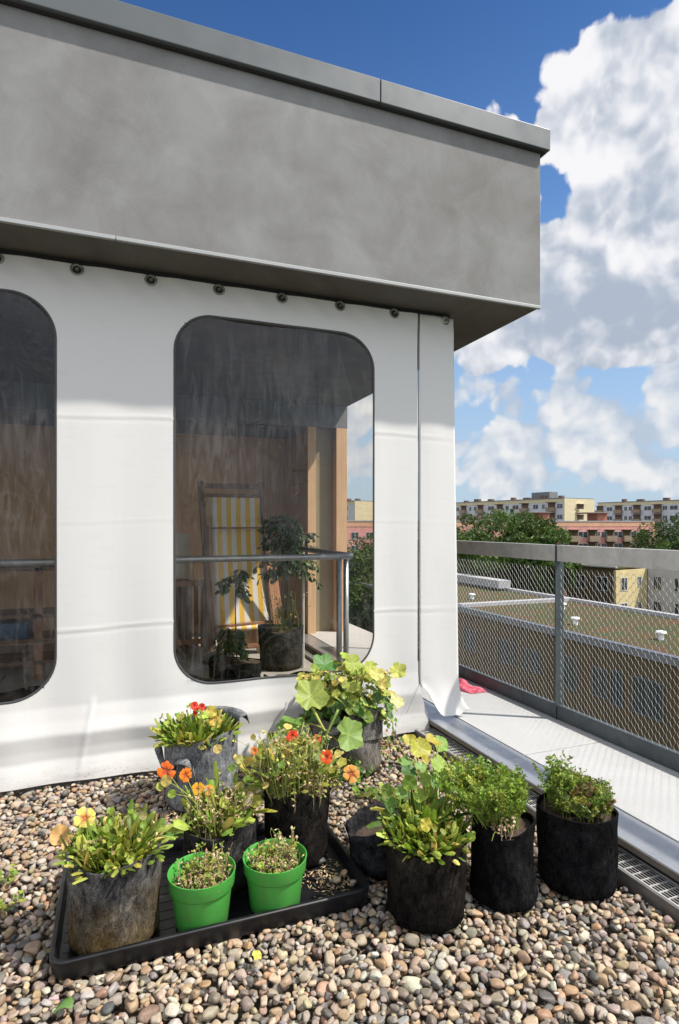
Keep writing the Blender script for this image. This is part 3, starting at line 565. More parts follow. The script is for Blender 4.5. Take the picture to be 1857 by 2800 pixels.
# ================================================================== background buildings, trees, ground
gp = MB().add([(-2500, -2500, -16.1), (2500, -2500, -16.1), (2500, 2500, -16.1), (-2500, 2500, -16.1)], [(0, 1, 2, 3)])
tag(gp.build('ground', 'far_ground', colors=False), kind='structure')
class Facade:
    """a vertical wall line: origin, unit direction along it, outward normal"""
    def __init__(s, o, e, n, par): s.o = np.array(o, float); s.e = np.array(e, float); s.n = np.array(n, float); s.e /= np.linalg.norm(s.e); s.n /= np.linalg.norm(s.n); s.p = par
    def pt(s, a, d=0): q = s.o + s.e * a + s.n * d; return q
    def s_at(s, px):
        u = (px - 928.5) / 1600
        lat = lambda p: FWD[1] * p[0] - FWD[0] * p[1]
        dep = lambda p: FWD[0] * p[0] + FWD[1] * p[1]
        return (lat(s.o) - u * dep(s.o)) / (u * dep(s.e) - lat(s.e))
    def blk(s, mb, a0, a1, z0, z1, d0, d1):
        p = s.pt(a0, d0); mb.obox((p[0], p[1], z0), np.append(s.e * (a1 - a0), 0), np.append(s.n * (d1 - d0), 0), (0, 0, z1 - z0)); return mb
    def window(s, a, z, w, h, fm='window_frame_white'):
        t = MB(); k = .07
        for q in ((a - w / 2, a + w / 2, z - h / 2, z - h / 2 + k), (a - w / 2, a + w / 2, z + h / 2 - k, z + h / 2), (a - w / 2, a - w / 2 + k, z - h / 2 + k, z + h / 2 - k), (a + w / 2 - k, a + w / 2, z - h / 2 + k, z + h / 2 - k), (a - k / 2, a + k / 2, z - h / 2 + k, z + h / 2 - k)): s.blk(t, *q, 0, .06)
        f = t.build('window', fm, s.p, colors=False)
        s.blk(MB(), a - w / 2 + .02, a + w / 2 - .02, z - h / 2 + .02, z + h / 2 - .02, .005, .03).build('pane', 'window_glass', f, colors=False)
    def balcony(s, a, z, w, h, mat='balcony_brown', back='loggia_dark', deep=1.1):
        t = MB(); s.blk(t, a - w / 2, a + w / 2, z - h / 2, z - h / 2 + 1.0, deep - .12, deep); s.blk(t, a - w / 2, a - w / 2 + .12, z - h / 2, z - h / 2 + 1.0, .02, deep - .12); s.blk(t, a + w / 2 - .12, a + w / 2, z - h / 2, z - h / 2 + 1.0, .02, deep - .12)
        s.blk(t, a - w / 2 - .05, a + w / 2 + .05, z - h / 2 - .18, z - h / 2 - .001, .02, deep); s.blk(t, a - w / 2 - .05, a + w / 2 + .05, z + h / 2 + .02, z + h / 2 + .16, .02, deep + .1)
        f = t.build('balcony', mat, s.p, colors=False); s.blk(MB(), a - w / 2 + .13, a + w / 2 - .13, z - h / 2, z + h / 2, .008, .04).build('balcony_door', back, f, colors=False)
def body(mb_par, name, mat, o, e, n, L, D, z0, z1):
    o = np.array(o, float); return MB().obox((o[0], o[1], z0), np.append(np.array(e) * L, 0), np.append(-np.array(n) * D, 0), (0, 0, z1 - z0)).build(name, mat, mb_par, colors=False)
def nrm(x): x = np.array(x, float); return x / np.linalg.norm(x)
E1, N1 = nrm((-.2, .98)), nrm((-.98, -.2)); EE, NE = nrm((.98, .2)), nrm((.2, -.98))
ROOF1 = 9.4
def white_block(O, L, wins, balcs, label, end_x=None, end_w=14.5, gap=3.25, rows=6):
    b = thing('apartment_block', label, 'apartment block', (O[0], O[1], -16), 'long apartment blocks on the skyline')
    body(b, 'wall', 'render_white', O, E1, N1, L, end_w - .02, -16, ROOF1 - 1.25)
    oo = np.array(O) + N1 * .06 - E1 * 0
    body(b, 'roof_band', 'render_cream', oo, E1, N1, L, end_w, ROOF1 - 1.249, ROOF1 - .14); body(b, 'roof', 'roof_edge', oo + N1 * .12, E1, N1, L + .1, end_w + .3, ROOF1 - .139, ROOF1 + .12)
    body(b, 'end_wall', 'render_cream', np.array(O) - E1 * .25 + N1 * .05, EE, NE, end_w + .1, .22, -16, ROOF1 - .14)
    F = Facade(O, E1, N1, b)
    for r in range(rows):
        z = 7.0 - r * gap
        for a, w in wins: F.window(a, z, w, 1.45)
        for a in balcs: F.balcony(a, z - .1, 2.9, 2.5)
    G = Facade(np.array(O) - E1 * .25, EE, NE, b)
    for r in range(3): G.balcony(end_w * .52, 6.4 - r * gap, 3.6, 2.5, 'render_cream', 'loggia_dark', .9); G.window(end_w * .60, 6.6 - r * gap, 1.0, 1.5) if r else None
    for k in range(int(L / 7)):
        q = np.array(O) + E1 * (3 + k * 7.1) - N1 * (3 + (k * 5 % 4)); t = MB().obox((q[0], q[1], ROOF1 + .12), np.append(E1 * (1.3 + .5 * (k % 3)), 0), np.append(-N1 * 1.4, 0), (0, 0, .8 + .3 * (k % 2))); t.build('chimney', 'loggia_dark', b, colors=False)
    return b, F
C1 = (125.0, 139.4)
bt = thing('tmp', '', ''); F0 = Facade(C1, E1, N1, bt)
zx = lambda v: 1240 + v / 2.541
w1 = [(F0.s_at(zx(v)), w) for v, w in ((740, 2.0), (625, 1.1), (572, 2.0), (432, 2.6), (374, 1.3), (262, 2.8), (152, 1.4), (118, 1.1), (32, 1.4))]; b1 = [F0.s_at(zx(v)) for v in (683, 498, 322, 188, 72)]
blk, F1 = white_block(C1, 49, w1, b1, 'pale apartment block with cream end wall and brown balconies, widest on the skyline')
t = MB(); q = np.array(C1) + E1 * 9 - N1 * 5; t.obox((q[0], q[1], ROOF1 + .12), np.append(E1 * 7, 0), np.append(-N1 * 4, 0), (0, 0, 2.3)); t.build('lift_house', 'roof_edge', blk, colors=False)
PP = np.array((148.3, 120.)) * 1.15; O2 = PP - E1 * 46; F0 = Facade(O2, E1, N1, bt)
w2 = [(F0.s_at(zx(v)), w) for v, w in ((1085, 2.2), (1197, 1.1), (1230, 1.2), (1350, 2.4), (1470, 1.6), (1532, 2.6), (1640, 2.0), (1800, 2.0), (1900, 2.2))]; b2 = [F0.s_at(zx(v)) for v in (1018, 1148, 1275, 1420, 1700, 1860)]
white_block(tuple(O2), 75, w2, b2, 'pale apartment block behind the pink building, at the right end of the skyline')
O3 = (1.15 * 170 * (.3567 + .026 * .9342), 1.15 * 170 * (.9342 - .026 * .3567)); white_block(O3, 50, [(5 + 6 * k, 1.8) for k in range(7)], [8 + 12 * k for k in range(4)], 'cream ended block visible only through the clear window of the canvas', end_w=22, rows=4)
bpy.data.objects.remove(bt)
# pink block with salmon band
E3 = nrm((-.99, .14)); N3 = nrm((-.14, -.99)); O4 = np.array((120.1, 104.0)); RP = 2.25
pk = thing('pink_block', 'pink apartment block with salmon upper band and recessed brown balconies', 'apartment block', (O4[0], O4[1], -16))
body(pk, 'wall', 'render_pink', O4, E3, N3, 92, 9, -16, RP - 1.3); body(pk, 'roof_band', 'render_salmon', O4 + N3 * .06, E3, N3, 92, 9.1, RP - 1.299, RP - .2); body(pk, 'roof', 'parapet_pale', O4 + N3 * .15, E3, N3, 92.1, 9.3, RP - .199, RP + .02)
F = Facade(O4, E3, N3, pk); F.blk(MB(), -.3, .25, -16, RP - .2, -.2, .12).build('corner_pilaster', 'render_salmon', pk, colors=False)
pw = [(F.s_at(zx(v)), w) for v, w in ((1366, 1.5), (1290, 1.0), (1252, 1.6), (1143, 2.4), (1046, 1.4), (1002, 1.3), (900, 2.5), (768, 2.0), (718, 1.3), (640, 1.4), (590, 2.2))] + [(44 + 3.3 * k, 1.7) for k in range(14)]
pb = [F.s_at(zx(v)) for v in (1332, 1205, 1087, 968, 835, 670)]
for r in range(5):
    z = -.95 - r * 2.75
    for a, w in pw: F.window(a, z, w, 1.45)
    for a in pb: F.balcony(a, z - .1, 2.7, 2.35, 'balcony_brown', 'render_olive', .9)
for a0, a1 in ((zx(695), zx(530)), (zx(1100), zx(955))):
    s0, s1 = F.s_at(a0), F.s_at(a1); t = MB(); F.blk(t, s0, s1, RP + 1.75, RP + 1.95, -6, -1); F.blk(t, s0, s0 + 2.6, RP + .02, RP + 1.749, -5.5, -1.6); t.build('roof_shelter', 'brick_red', pk, colors=False)
    F.blk(MB(), s0 - .05, s1 + .05, RP + 1.951, RP + 2.05, -6.1, -.9).build('shelter_roof', 'parapet_pale', pk, colors=False)
t = MB(); F.blk(t, 26, 50, RP + .02, RP + .5, -8.2, -7.9)
for k in range(9): F.blk(t, 27 + 2.4 * k, 28 + 2.4 * k, RP + .55, RP + 1.3 + .3 * (k % 2), -7, -6.2)
t.build('roof_furniture', 'loggia_dark', pk, colors=False)
# near flat block with planted roof
XL, XR2, ZR = 23.0, 33.3, -4.75
gl_ = thing('planted_roof_block', 'long olive walled block with a reddish green planted flat roof below the balustrade', 'building', (28, 40, -16))
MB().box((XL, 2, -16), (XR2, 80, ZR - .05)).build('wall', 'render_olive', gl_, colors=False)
MB().box((XL + .25, 2.2, ZR - .049), (XR2 - .25, 79.8, ZR + .06)).build('planted_roof', 'sedum', gl_, colors=False)
MB().box((XL - .12, 1.9, ZR - .18), (XL + .24, 80.1, ZR + .16)).build('front_coping', 'roof_edge', gl_, colors=False); MB().box((XL - .125, 1.9, ZR + .161), (XL + .25, 80.1, ZR + .20)).build('front_coping', 'coping_blue', gl_, colors=False)
MB().box((XR2 - .24, 1.9, ZR - .18), (XR2 + .25, 80.1, ZR + .30)).build('rear_coping', 'parapet_pale', gl_, colors=False)
MB().box((XL + .25, 36.2, ZR + .061), (XR2 - .25, 36.9, ZR + .30)).build('fire_wall_coping', 'parapet_pale', gl_, colors=False)
MB().box((XR2 - 1.2, 44, ZR + .3), (XR2 + .1, 66, ZR + 1.0)).build('rooflight_box', 'parapet_pale', gl_, colors=False)
for x, y in ((26.7, 40.1), (25.6, 27.6), (26.4, 22.4), (29.5, 33.0), (30.2, 18.5)):
    dm = MB().tube([(x, y, ZR + .05), (x, y, ZR + .42)], .14, 10).build('roof_vent', 'dome_white', gl_, colors=False); MB().tube([(x, y, ZR + .421), (x, y, ZR + .50), (x, y, ZR + .54)], [.27, .24, .08], 12).build('vent_cap', 'dome_white', dm, smooth=False, colors=False)
F = Facade((XL, 0), (0, 1), (-1, 0), gl_)
for r in range(3):
    for y, w, h in ((61, 1.1, 1.5), (56, 1.1, 1.5), (51, 1.8, 1.5), (45.5, 1.0, 1.5), (40.2, 1.4, 1.5), (35.1, .9, 1.5), (34.3, .7, 1.5), (30.7, 1.7, 1.45), (28.8, .8, 1.3), (27.9, .8, 1.3), (25.2, 1.1, 1.8), (23.1, 1.0, 1.5), (22.0, .8, 1.75), (20.2, 1.7, 1.75), (17.5, .9, 1.6), (15.0, 1.6, 1.7), (12, 1.0, 1.6), (9, 1.6, 1.7)): F.window(y, -6.75 - r * 2.9, w, h, 'window_frame_grey')
# two blocks between the planted roof and the trees
CM = np.array((52.4, 50.6)); ZM = -3.7
bm_ = thing('yellow_corner_block', 'ochre block with a sunlit yellow bay and planted roof behind the nearest roof', 'building', (CM[0], CM[1], -16))
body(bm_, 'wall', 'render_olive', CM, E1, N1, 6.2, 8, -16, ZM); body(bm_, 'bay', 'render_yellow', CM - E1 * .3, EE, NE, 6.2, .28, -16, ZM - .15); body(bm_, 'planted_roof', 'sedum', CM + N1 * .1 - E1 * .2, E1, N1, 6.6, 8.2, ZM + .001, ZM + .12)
body(bm_, 'roof_coping', 'parapet_pale', CM + N1 * .15 - E1 * .35, E1, N1, 7, .3, ZM + .121, ZM + .3); body(bm_, 'rear_coping', 'parapet_pale', CM + E1 * 6.4 + N1 * .1, EE, -E1 * -1, 9, .3, ZM + .13, ZM + .5)
F = Facade(CM, E1, N1, bm_)
for r in range(3):
    for a in (1.4, 4.3): F.window(a, ZM - 1.75 - r * 2.9, 1.5, 1.6)
F = Facade(CM - E1 * .3, EE, NE, bm_)
for r in range(3): F.window(1.5, ZM - 1.75 - r * 2.9, 1.2, 1.5); F.window(4.6, ZM - 1.6 - r * 2.9, .7, 1.2)
CN = CM + EE * 6.3 - E1 * 13.5
bn_ = thing('grey_wing_block', 'pale grey rendered wing with dark windows right of the yellow bay', 'building', (CN[0], CN[1], -16))
body(bn_, 'wall', 'render_grey', CN, E1, N1, 13.2, 9, -16, ZM); body(bn_, 'planted_roof', 'sedum', CN + N1 * .1, E1, N1, 13.2, 9.2, ZM + .001, ZM + .12); body(bn_, 'roof_coping', 'parapet_pale', CN + N1 * .2, E1, N1, 13.3, .3, ZM + .121, ZM + .28)
F = Facade(CN, E1, N1, bn_)
for r in range(3):
    for a in (1.5, 4.2, 7.0, 9.6, 12.0): F.window(a, ZM - 1.8 - r * 2.9, 1.0, 1.6)

def tree(cx, cy, ztop, rad, hgt, label, n=5200, group='trees between the buildings', dark=1.0, leaf=.26):
    """tapered trunk, limbs and a crown of leaf-sized faces in uneven clumps"""
    tr = thing('broadleaf_tree', label, 'tree', (cx, cy, -16), group); zc = ztop - hgt / 2; t = MB(); br = (.10, .075, .05)
    t.tube([(cx, cy, -16), (cx + .1, cy, -16 + (zc + 16) * .5), (cx, cy + .1, zc)], [.28, .22, .12], 8, br)
    clumps = []
    for k in range(70):
        d = rng.normal(size=3); d /= np.linalg.norm(d); rr = rng.uniform(.35, .95) ** .6
        p = np.array((cx, cy, zc)) + d * np.array((rad, rad, hgt / 2)) * rr * (1 + .16 * math.sin(k * 2.3)); clumps.append((p, rng.uniform(.55, 1.15) * rad * .30))
        if k % 4 == 0: t.tube([(cx, cy, zc - hgt * .3), tuple((np.array((cx, cy, zc - hgt * .2)) + p) / 2 + rng.normal(size=3) * .1), tuple(p)], [.09, .05, .015], 5, br)
    t.build('trunk', 'bark', tr)
    m_ = n // len(clumps); P = []; C_ = []
    for p, r_ in clumps:
        d = rng.normal(size=(m_, 3)); d /= np.linalg.norm(d, axis=1)[:, None]; q = p + d * (r_ * rng.uniform(.3, 1.0, (m_, 1)) ** .4) * np.array((1, 1, .8)); P.append(q)
        bc = np.array((.060, .105, .020)) * rng.uniform(.75, 1.35) * dark; C_.append(bc * rng.uniform(.7, 1.35, (m_, 1)))
    P = np.concatenate(P); C_ = np.concatenate(C_); n_ = len(P)
    a = rng.normal(size=(n_, 3)); a /= np.linalg.norm(a, axis=1)[:, None]; b = np.cross(a, rng.normal(size=(n_, 3))); b /= np.linalg.norm(b, axis=1)[:, None]
    s_ = leaf * rng.uniform(.5, 1.1, (n_, 1)); V = np.stack([P - a * s_, P + b * s_ * .45, P + a * s_, P - b * s_ * .45], 1).reshape(-1, 3)
    t = MB(); t.v = V.tolist(); t.f = [(4 * i, 4 * i + 1, 4 * i + 2, 4 * i + 3) for i in range(n_)]; t.c = np.repeat(C_, 4, 0).tolist(); t.build('crown', 'tree_leaf', tr)
for k, (px, ty, d, rad, lab) in enumerate(((1265, 1447, 66, 4.0, 'dark green tree at the left of the row, beside the canvas edge'), (1340, 1440, 70, 4.6, 'bushy tree in front of the pale block, second from the canvas'), (1405, 1434, 62, 4.2, 'tall rounded tree in the middle of the row above the steel rail'),
        (1462, 1436, 64, 3.1, 'light green tree in front of the left end of the pink block'), (1500, 1500, 58, 2.0, 'low tree at the right end of the row, below the pink block'), (1180, 1450, 72, 4.8, 'broad tree mostly hidden behind the canvas flap'),
        (1830, 1432, 118, 6.2, 'dark tree right of the pink block'), (1905, 1425, 112, 6.5, 'dark tree standing at the right frame edge past the pink block'), (1822, 1500, 90, 3.4, 'small bright tree right of the pink block, below the dark tree'), (1000, 1500, 60, 4, 'tree seen through the clear window past the handrail'))):
    c_ = at(px, ty, d); tree(c_[0], c_[1], c_[2] + .9, rad * 1.3, rad * 2.8, lab, dark=(.75 if d > 100 else .85), leaf=.24 if d < 80 else .34, n=15000)

# ================================================================== GRAVEL: real stones, dropped one by one onto a height map
POTS = dict(A=(-.022, 1.897, .14), F=(.368, 2.717, .168), G=(1.13, 2.85, .205), H=(.93, 1.975, .125), I=(.939, 1.683, .13), J=(1.235, 1.665, .116), K=(1.522, 1.634, .138))
TRAY = (-.175, .80, 1.775, 2.33)
def blocked(x, y):
    if TRAY[0] - .005 < x < TRAY[1] + .005 and TRAY[2] - .005 < y < TRAY[3] + .005: return True
    return any((x - p[0]) ** 2 + (y - p[1]) ** 2 < (p[2] - .004) ** 2 for k, p in POTS.items() if k not in 'ABCDE')
def icosphere(sub):
    import bmesh
    b = bmesh.new(); bmesh.ops.create_icosphere(b, subdivisions=sub, radius=1); b.verts.ensure_lookup_table()
    v = np.array([q.co[:] for q in b.verts]); f = np.array([[w.index for w in q.verts] for q in b.faces]); b.free(); return v, f
def protos(sub, n):
    v, f = icosphere(sub); out = []
    for k in range(n):
        r_ = np.random.default_rng(k + 50); q = np.sign(v) * np.abs(v) ** r_.uniform(.58, .92); h = np.zeros(len(v))
        for _ in range(5): d = r_.normal(size=3); d /= np.linalg.norm(d); h += r_.uniform(-.12, .12) * np.sin(v @ d * r_.uniform(1.5, 3.4) + r_.uniform(0, 6))
        for _ in range(5): d = r_.normal(size=3); d /= np.linalg.norm(d); c_ = r_.uniform(.52, .82); pr = q @ d; q = q - np.outer(np.maximum(pr - c_, 0) * .75, d)
        out.append(q * (1 + h)[:, None] * .98)
    return out, f
PH, FH = protos(3, 14); PLo, FLo = protos(2, 14)
X0, X1, Y0, Y1, HR = -2.1, 1.672, .35, 3.15, .004
nx, ny = int((X1 - X0) / HR), int((Y1 - Y0) / HR); HM = np.full((nx, ny), -.030)
PAL = [((.42, .29, .18), 3), ((.50, .40, .28), 4), ((.36, .30, .24), 3), ((.26, .22, .18), 2.2), ((.14, .125, .115), .8), ((.07, .07, .072), .3), ((.42, .27, .15), .7), ((.45, .36, .27), 2.0), ((.52, .47, .39), 1.8), ((.30, .20, .14), .5), ((.31, .29, .27), 1.5)]
pc = np.array([p[0] for p in PAL]); pwt = np.array([p[1] for p in PAL]); pwt /= pwt.sum()
N = 25000; stones = []
sa = rng.gamma(11, .0153 / 11 * .90, N); order = np.argsort(-sa + rng.normal(0, .004, N)); sa = np.clip(sa[order], .008, .030)
for i in range(N):
    a = sa[i]; b = a * rng.uniform(.52, .92); c = a * rng.uniform(.34, .66); ph = rng.uniform(0, math.pi); ca, sn = math.cos(ph), math.sin(ph); best = None
    hw = int(a / HR) + 1
    for tr_i in range(4):
        x, y = rng.uniform(X0 + .02, X1 - .014), rng.uniform(Y0 + .02, Y1 - .02)
        ix, iy = int((x - X0) / HR), int((y - Y0) / HR); i0, i1, j0, j1 = max(ix - hw, 0), min(ix + hw + 1, nx), max(iy - hw, 0), min(iy + hw + 1, ny)
        gx = (X0 + (np.arange(i0, i1) + .5) * HR - x)[:, None]; gy = (Y0 + (np.arange(j0, j1) + .5) * HR - y)[None, :]
        r2 = ((gx * ca + gy * sn) / a) ** 2 + ((-gx * sn + gy * ca) / b) ** 2; ok = r2 < 1; hh = np.where(ok, np.sqrt(np.maximum(1 - r2, 0)), 0)
        sub = HM[i0:i1, j0:j1]; z = np.max(np.where(ok, sub + hh * c, -1)) - .22 * c
        if best is None or z < best[0]: best = (z, x, y, i0, i1, j0, j1, ok, hh)
    z, x, y, i0, i1, j0, j1, ok, hh = best
    if z + c > .016: continue
    if blocked(x, y) and z + c > -.012: continue
    sub = HM[i0:i1, j0:j1]; gxs = gys = 0.
    if ok.sum() > 8:
        gyx = np.gradient(sub); gxs = float(np.mean(gyx[0][ok])) / HR; gys = float(np.mean(gyx[1][ok])) / HR
    HM[i0:i1, j0:j1] = np.where(ok, np.maximum(sub, z + hh * c), sub)
    stones.append((x, y, z, a, b, c, ph, np.clip(gxs, -.7, .7), np.clip(gys, -.7, .7), i0, i1, j0, j1))
t0v, t0f, t0c = [], [], []; off = 0
for k, (x, y, z, a, b, c, ph, gx, gy, i0, i1, j0, j1) in enumerate(stones):
    if z + c < HM[i0:i1, j0:j1].min() - .001: continue
    near = y < 2.0 and x > -1.2; P_, F_ = (PH, FH) if near and a > .012 else (PLo, FLo)
    q = P_[k % 14] * np.array((a, b, c)) * 1.03; rz = np.array(Matrix.Rotation(ph, 3, 'Z')); ty_ = np.array(Matrix.Rotation(math.atan(-gx * .6) + rng.normal(0, .16), 3, 'Y')) @ np.array(Matrix.Rotation(math.atan(gy * .6) + rng.normal(0, .16), 3, 'X'))
    q = q @ rz.T @ ty_.T + np.array((x, y, z)); col_ = np.clip(pc[rng.choice(len(pc), p=pwt)] * .82 * rng.uniform(.76, 1.20) * (1 + rng.normal(0, .04, 3)), .02, .8)
    t0v.append(q); t0f.append(F_ + off); t0c.append(np.tile(np.append(col_, 1), (len(q), 1))); off += len(q)
V = np.concatenate(t0v).astype(np.float32); Fc = np.concatenate(t0f).astype(np.int32); Cc = np.concatenate(t0c).astype(np.float32)
me = bpy.data.meshes.new('gravel'); me.vertices.add(len(V)); me.vertices.foreach_set('co', V.ravel()); me.loops.add(len(Fc) * 3); me.loops.foreach_set('vertex_index', Fc.ravel())
me.polygons.add(len(Fc)); me.polygons.foreach_set('loop_start', np.arange(0, len(Fc) * 3, 3, dtype=np.int32)); me.polygons.foreach_set('loop_total', np.full(len(Fc), 3, np.int32)); me.polygons.foreach_set('use_smooth', np.ones(len(Fc), bool)); me.update(calc_edges=True)
at_ = me.color_attributes.new('col', 'FLOAT_COLOR', 'POINT'); at_.data.foreach_set('color', Cc.ravel()); me.materials.append(MATS['pebble'])
gv = bpy.data.objects.new('gravel', me); COL.objects.link(gv); tag(gv, 'rounded river pebbles in tan, grey and white covering the roof', 'gravel', kind='stuff')
print('stones', len(t0v), 'verts', len(V))
# ================================================================== pots and plants
def jit(c, s=.18): return tuple(np.clip(np.array(c) * (1 + rng.normal(0, s, 1)) * (1 + rng.normal(0, s * .3, 3)), .004, .95))
LG, YG, DG, YE = (.165, .245, .035), (.30, .33, .06), (.07, .135, .022), (.48, .39, .11)
BE, TA, RE = (.52, .40, .24), (.38, .26, .15), (.30, .09, .06)
def strap(mb, p0, az_, el0, L, w, bend, col, cup=.25, nl=6, twist=0, prof=None):
    """one leaf blade: a curved, cupped strip"""
    p = np.array(p0, float); P = []; C = []; e = el0; st = L / nl; tip = jit(col, .1)
    for i in range(nl + 1):
        t_ = i / nl; d = np.array((math.cos(az_) * math.cos(e), math.sin(az_) * math.cos(e), math.sin(e))); sd = np.array((-math.sin(az_), math.cos(az_), 0)); up = np.cross(d, sd) * -1
        tw = twist * t_; sd2 = sd * math.cos(tw) + up * math.sin(tw); up2 = np.cross(sd2, d)
        ww = w * (prof(t_) if prof else ((.24 + .9 * math.exp(-((t_ - .76) / .26) ** 2)) if t_ < 1 else .60))
        row = []
        for k in (-1, -.5, 0, .5, 1): row.append(p + sd2 * ww * .5 * k * (1 - .25 * cup) + up2 * (abs(k) ** 1.6) * ww * cup + up2 * ww * .05 * math.sin(t_ * 15 + k * 4))
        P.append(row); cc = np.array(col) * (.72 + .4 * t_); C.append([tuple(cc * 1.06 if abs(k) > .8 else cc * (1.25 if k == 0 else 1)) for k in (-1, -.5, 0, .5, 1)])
        p = p + d * st; e -= bend / nl
    mb.grid(P, col=np.array(C))
def round_leaf(mb, c, nrml, r, col, wavy=.12, lobes=0, cup=.15, rings=4, seg=22, notch=0, fold=0, ax=None):
    c = np.array(c, float); n = np.array(nrml, float); n /= np.linalg.norm(n); a = np.array(ax if ax is not None else rng.normal(size=3), float); a -= n * (a @ n); a /= np.linalg.norm(a); b = np.cross(n, a); ph = rng.uniform(0, 6)
    vs = [c]; cs_ = [tuple(np.array(col) * 1.3)]
    for i in range(1, rings + 1):
        q = i / rings
        for k in range(seg):
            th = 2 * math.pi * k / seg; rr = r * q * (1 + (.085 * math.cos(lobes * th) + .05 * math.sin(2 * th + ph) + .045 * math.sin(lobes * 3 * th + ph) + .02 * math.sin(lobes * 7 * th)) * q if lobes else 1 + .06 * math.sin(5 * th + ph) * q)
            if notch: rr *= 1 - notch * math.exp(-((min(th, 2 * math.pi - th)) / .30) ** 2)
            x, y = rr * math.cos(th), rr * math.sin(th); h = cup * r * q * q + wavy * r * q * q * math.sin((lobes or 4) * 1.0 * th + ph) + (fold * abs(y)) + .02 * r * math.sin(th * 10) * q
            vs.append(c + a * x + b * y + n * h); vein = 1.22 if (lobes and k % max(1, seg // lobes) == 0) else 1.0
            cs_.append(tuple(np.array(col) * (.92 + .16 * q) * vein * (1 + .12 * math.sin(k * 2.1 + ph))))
    fs = [(0, 1 + k, 1 + (k + 1) % seg) for k in range(seg)]
    for i in range(rings - 1): fs += [(1 + i * seg + k, 1 + (i + 1) * seg + k, 1 + (i + 1) * seg + (k + 1) % seg, 1 + i * seg + (k + 1) % seg) for k in range(seg)]
    mb.add(vs, fs, cs_)
def stem(mb, p, q, r, col, sag=.0, seg=5, n=7, side=None):
    p, q = np.array(p, float), np.array(q, float); s_ = np.array(side if side is not None else (rng.normal(0, 1), rng.normal(0, 1), 0)); L = np.linalg.norm(q - p)
    pts = [p + (q - p) * t_ + s_ * sag * L * math.sin(math.pi * t_) * .5 + np.array((0, 0, 1)) * sag * L * math.sin(math.pi * t_) for t_ in np.linspace(0, 1, n)]; mb.tube(pts, [r * (1 - .45 * i / (n - 1)) for i in range(n)], seg, col); return pts
def flower(par, c, face, r, col, throat=(.30, .05, .02), open_=1.0, label=None):
    """five separate broad petals round a throat, on the plant"""
    c = np.array(c, float); n = np.array(face, float); n /= np.linalg.norm(n); a = np.cross(n, (0, 0, 1.)); a /= np.linalg.norm(a) + 1e-9; b = np.cross(n, a); t = MB(); ph = rng.uniform(0, 1)
    for k in range(5):
        th = ph + 2 * math.pi * k / 5 + rng.normal(0, .10); pj = rng.uniform(.82, 1.12); pcj = rng.uniform(.82, 1.15); rd = a * math.cos(th) + b * math.sin(th); td = np.cross(n, rd); P = []; C = []
        for i in range(7):
            q = i / 6; lift = (1 - open_) * 1.1 + .05; w = r * (.08 + .42 * math.sin(math.pi * (q ** 1.5) * .60)) * (1 if q < .95 else .74)
            cen = c + rd * r * pj * q * math.cos(lift * (1 - q * .4)) + n * r * (.32 * math.sqrt(q) * (1.2 - open_ * .5) - .10 * q * q * open_)
            P.append([cen + td * w * kk + n * r * (.11 * math.sin(kk * 6 + q * 6 + k) * q - .10 * kk * kk * q + .10 * math.sin(k * 2.4) * q) for kk in (-1, -.5, 0, .5, 1)])
            cc = np.array(col) if q > .55 else np.array(throat) * (1 - (q / .55) ** 2) + np.array(col) * (q / .55) ** 2; C.append([tuple(np.clip(cc * pcj * (1 + .14 * math.sin(kk * 9 + q * 5)), 0, .95)) for kk in (-1, -.5, 0, .5, 1)])
        t.grid(P, col=np.array(C))
    t.tube([c - n * r * .9, c + n * r * .05], [r * .04, r * .16], 6, tuple(np.array(col) * .6)); o = t.build('flower', 'petal', par, smooth=True)
    if label: o['label'] = label
    return o
def rimfn(seed, amp): r_ = np.random.default_rng(seed); ph = r_.uniform(0, 6, 4); return lambda th: 1 + amp * (math.sin(2 * th + ph[0]) * .9 + .5 * math.sin(3 * th + ph[1]) + .25 * math.sin(5 * th + ph[2]))
def felt_pot(par, cx, cy, rt, rb, H, z0, mat, seed=1, amp=.03, rimz=.012, solid=.006, squash=0):
    f_ = rimfn(seed, amp); g_ = rimfn(seed + 9, 1.0); P = []; N_ = 64
    prof = [(0.0, .86), (.015, .965), (.05, 1.0)] + [(x, 1.0) for x in np.linspace(.12, .90, 9)] + [(.97, 1.0), (1.0, .997)]
    for q, k in prof:
        row = []
        for i in range(N_):
            th = 2 * math.pi * i / N_; r_ = lerp(rb, rt, q) * k * (1 + (f_(th) - 1) * (q ** 1.3 + .15)) + .0022 * math.sin(7 * th + q * 8 + seed) * (q > 0) - squash * .02 * math.sin(q * math.pi) * (1 + math.sin(3 * th + seed))
            row.append((cx + r_ * math.cos(th), cy + r_ * math.sin(th), z0 + q * (H + rimz * (g_(th) - 1))))
        P.append(row)
    for k in (1.0, .75, .5):                           # rolled rim: inner wall down to the soil
        row = []
        for i in range(N_): th = 2 * math.pi * i / N_; r_ = rt * f_(th) - solid; row.append((cx + r_ * math.cos(th), cy + r_ * math.sin(th), z0 + (H + rimz * (g_(th) - 1)) * (.55 + .45 * (k * 2 - 1) if k < 1 else 1.0)))
        P.append(row)
    t = MB(); t.grid(P, closed=True); t.add([(cx + rb * .86 * math.cos(2 * math.pi * i / N_), cy + rb * .86 * math.sin(2 * math.pi * i / N_), z0 + .0005) for i in range(N_)], [tuple(range(N_))[::-1]])
    return t.build('pot_wall', mat, par, smooth=True, colors=False, auto=50), f_
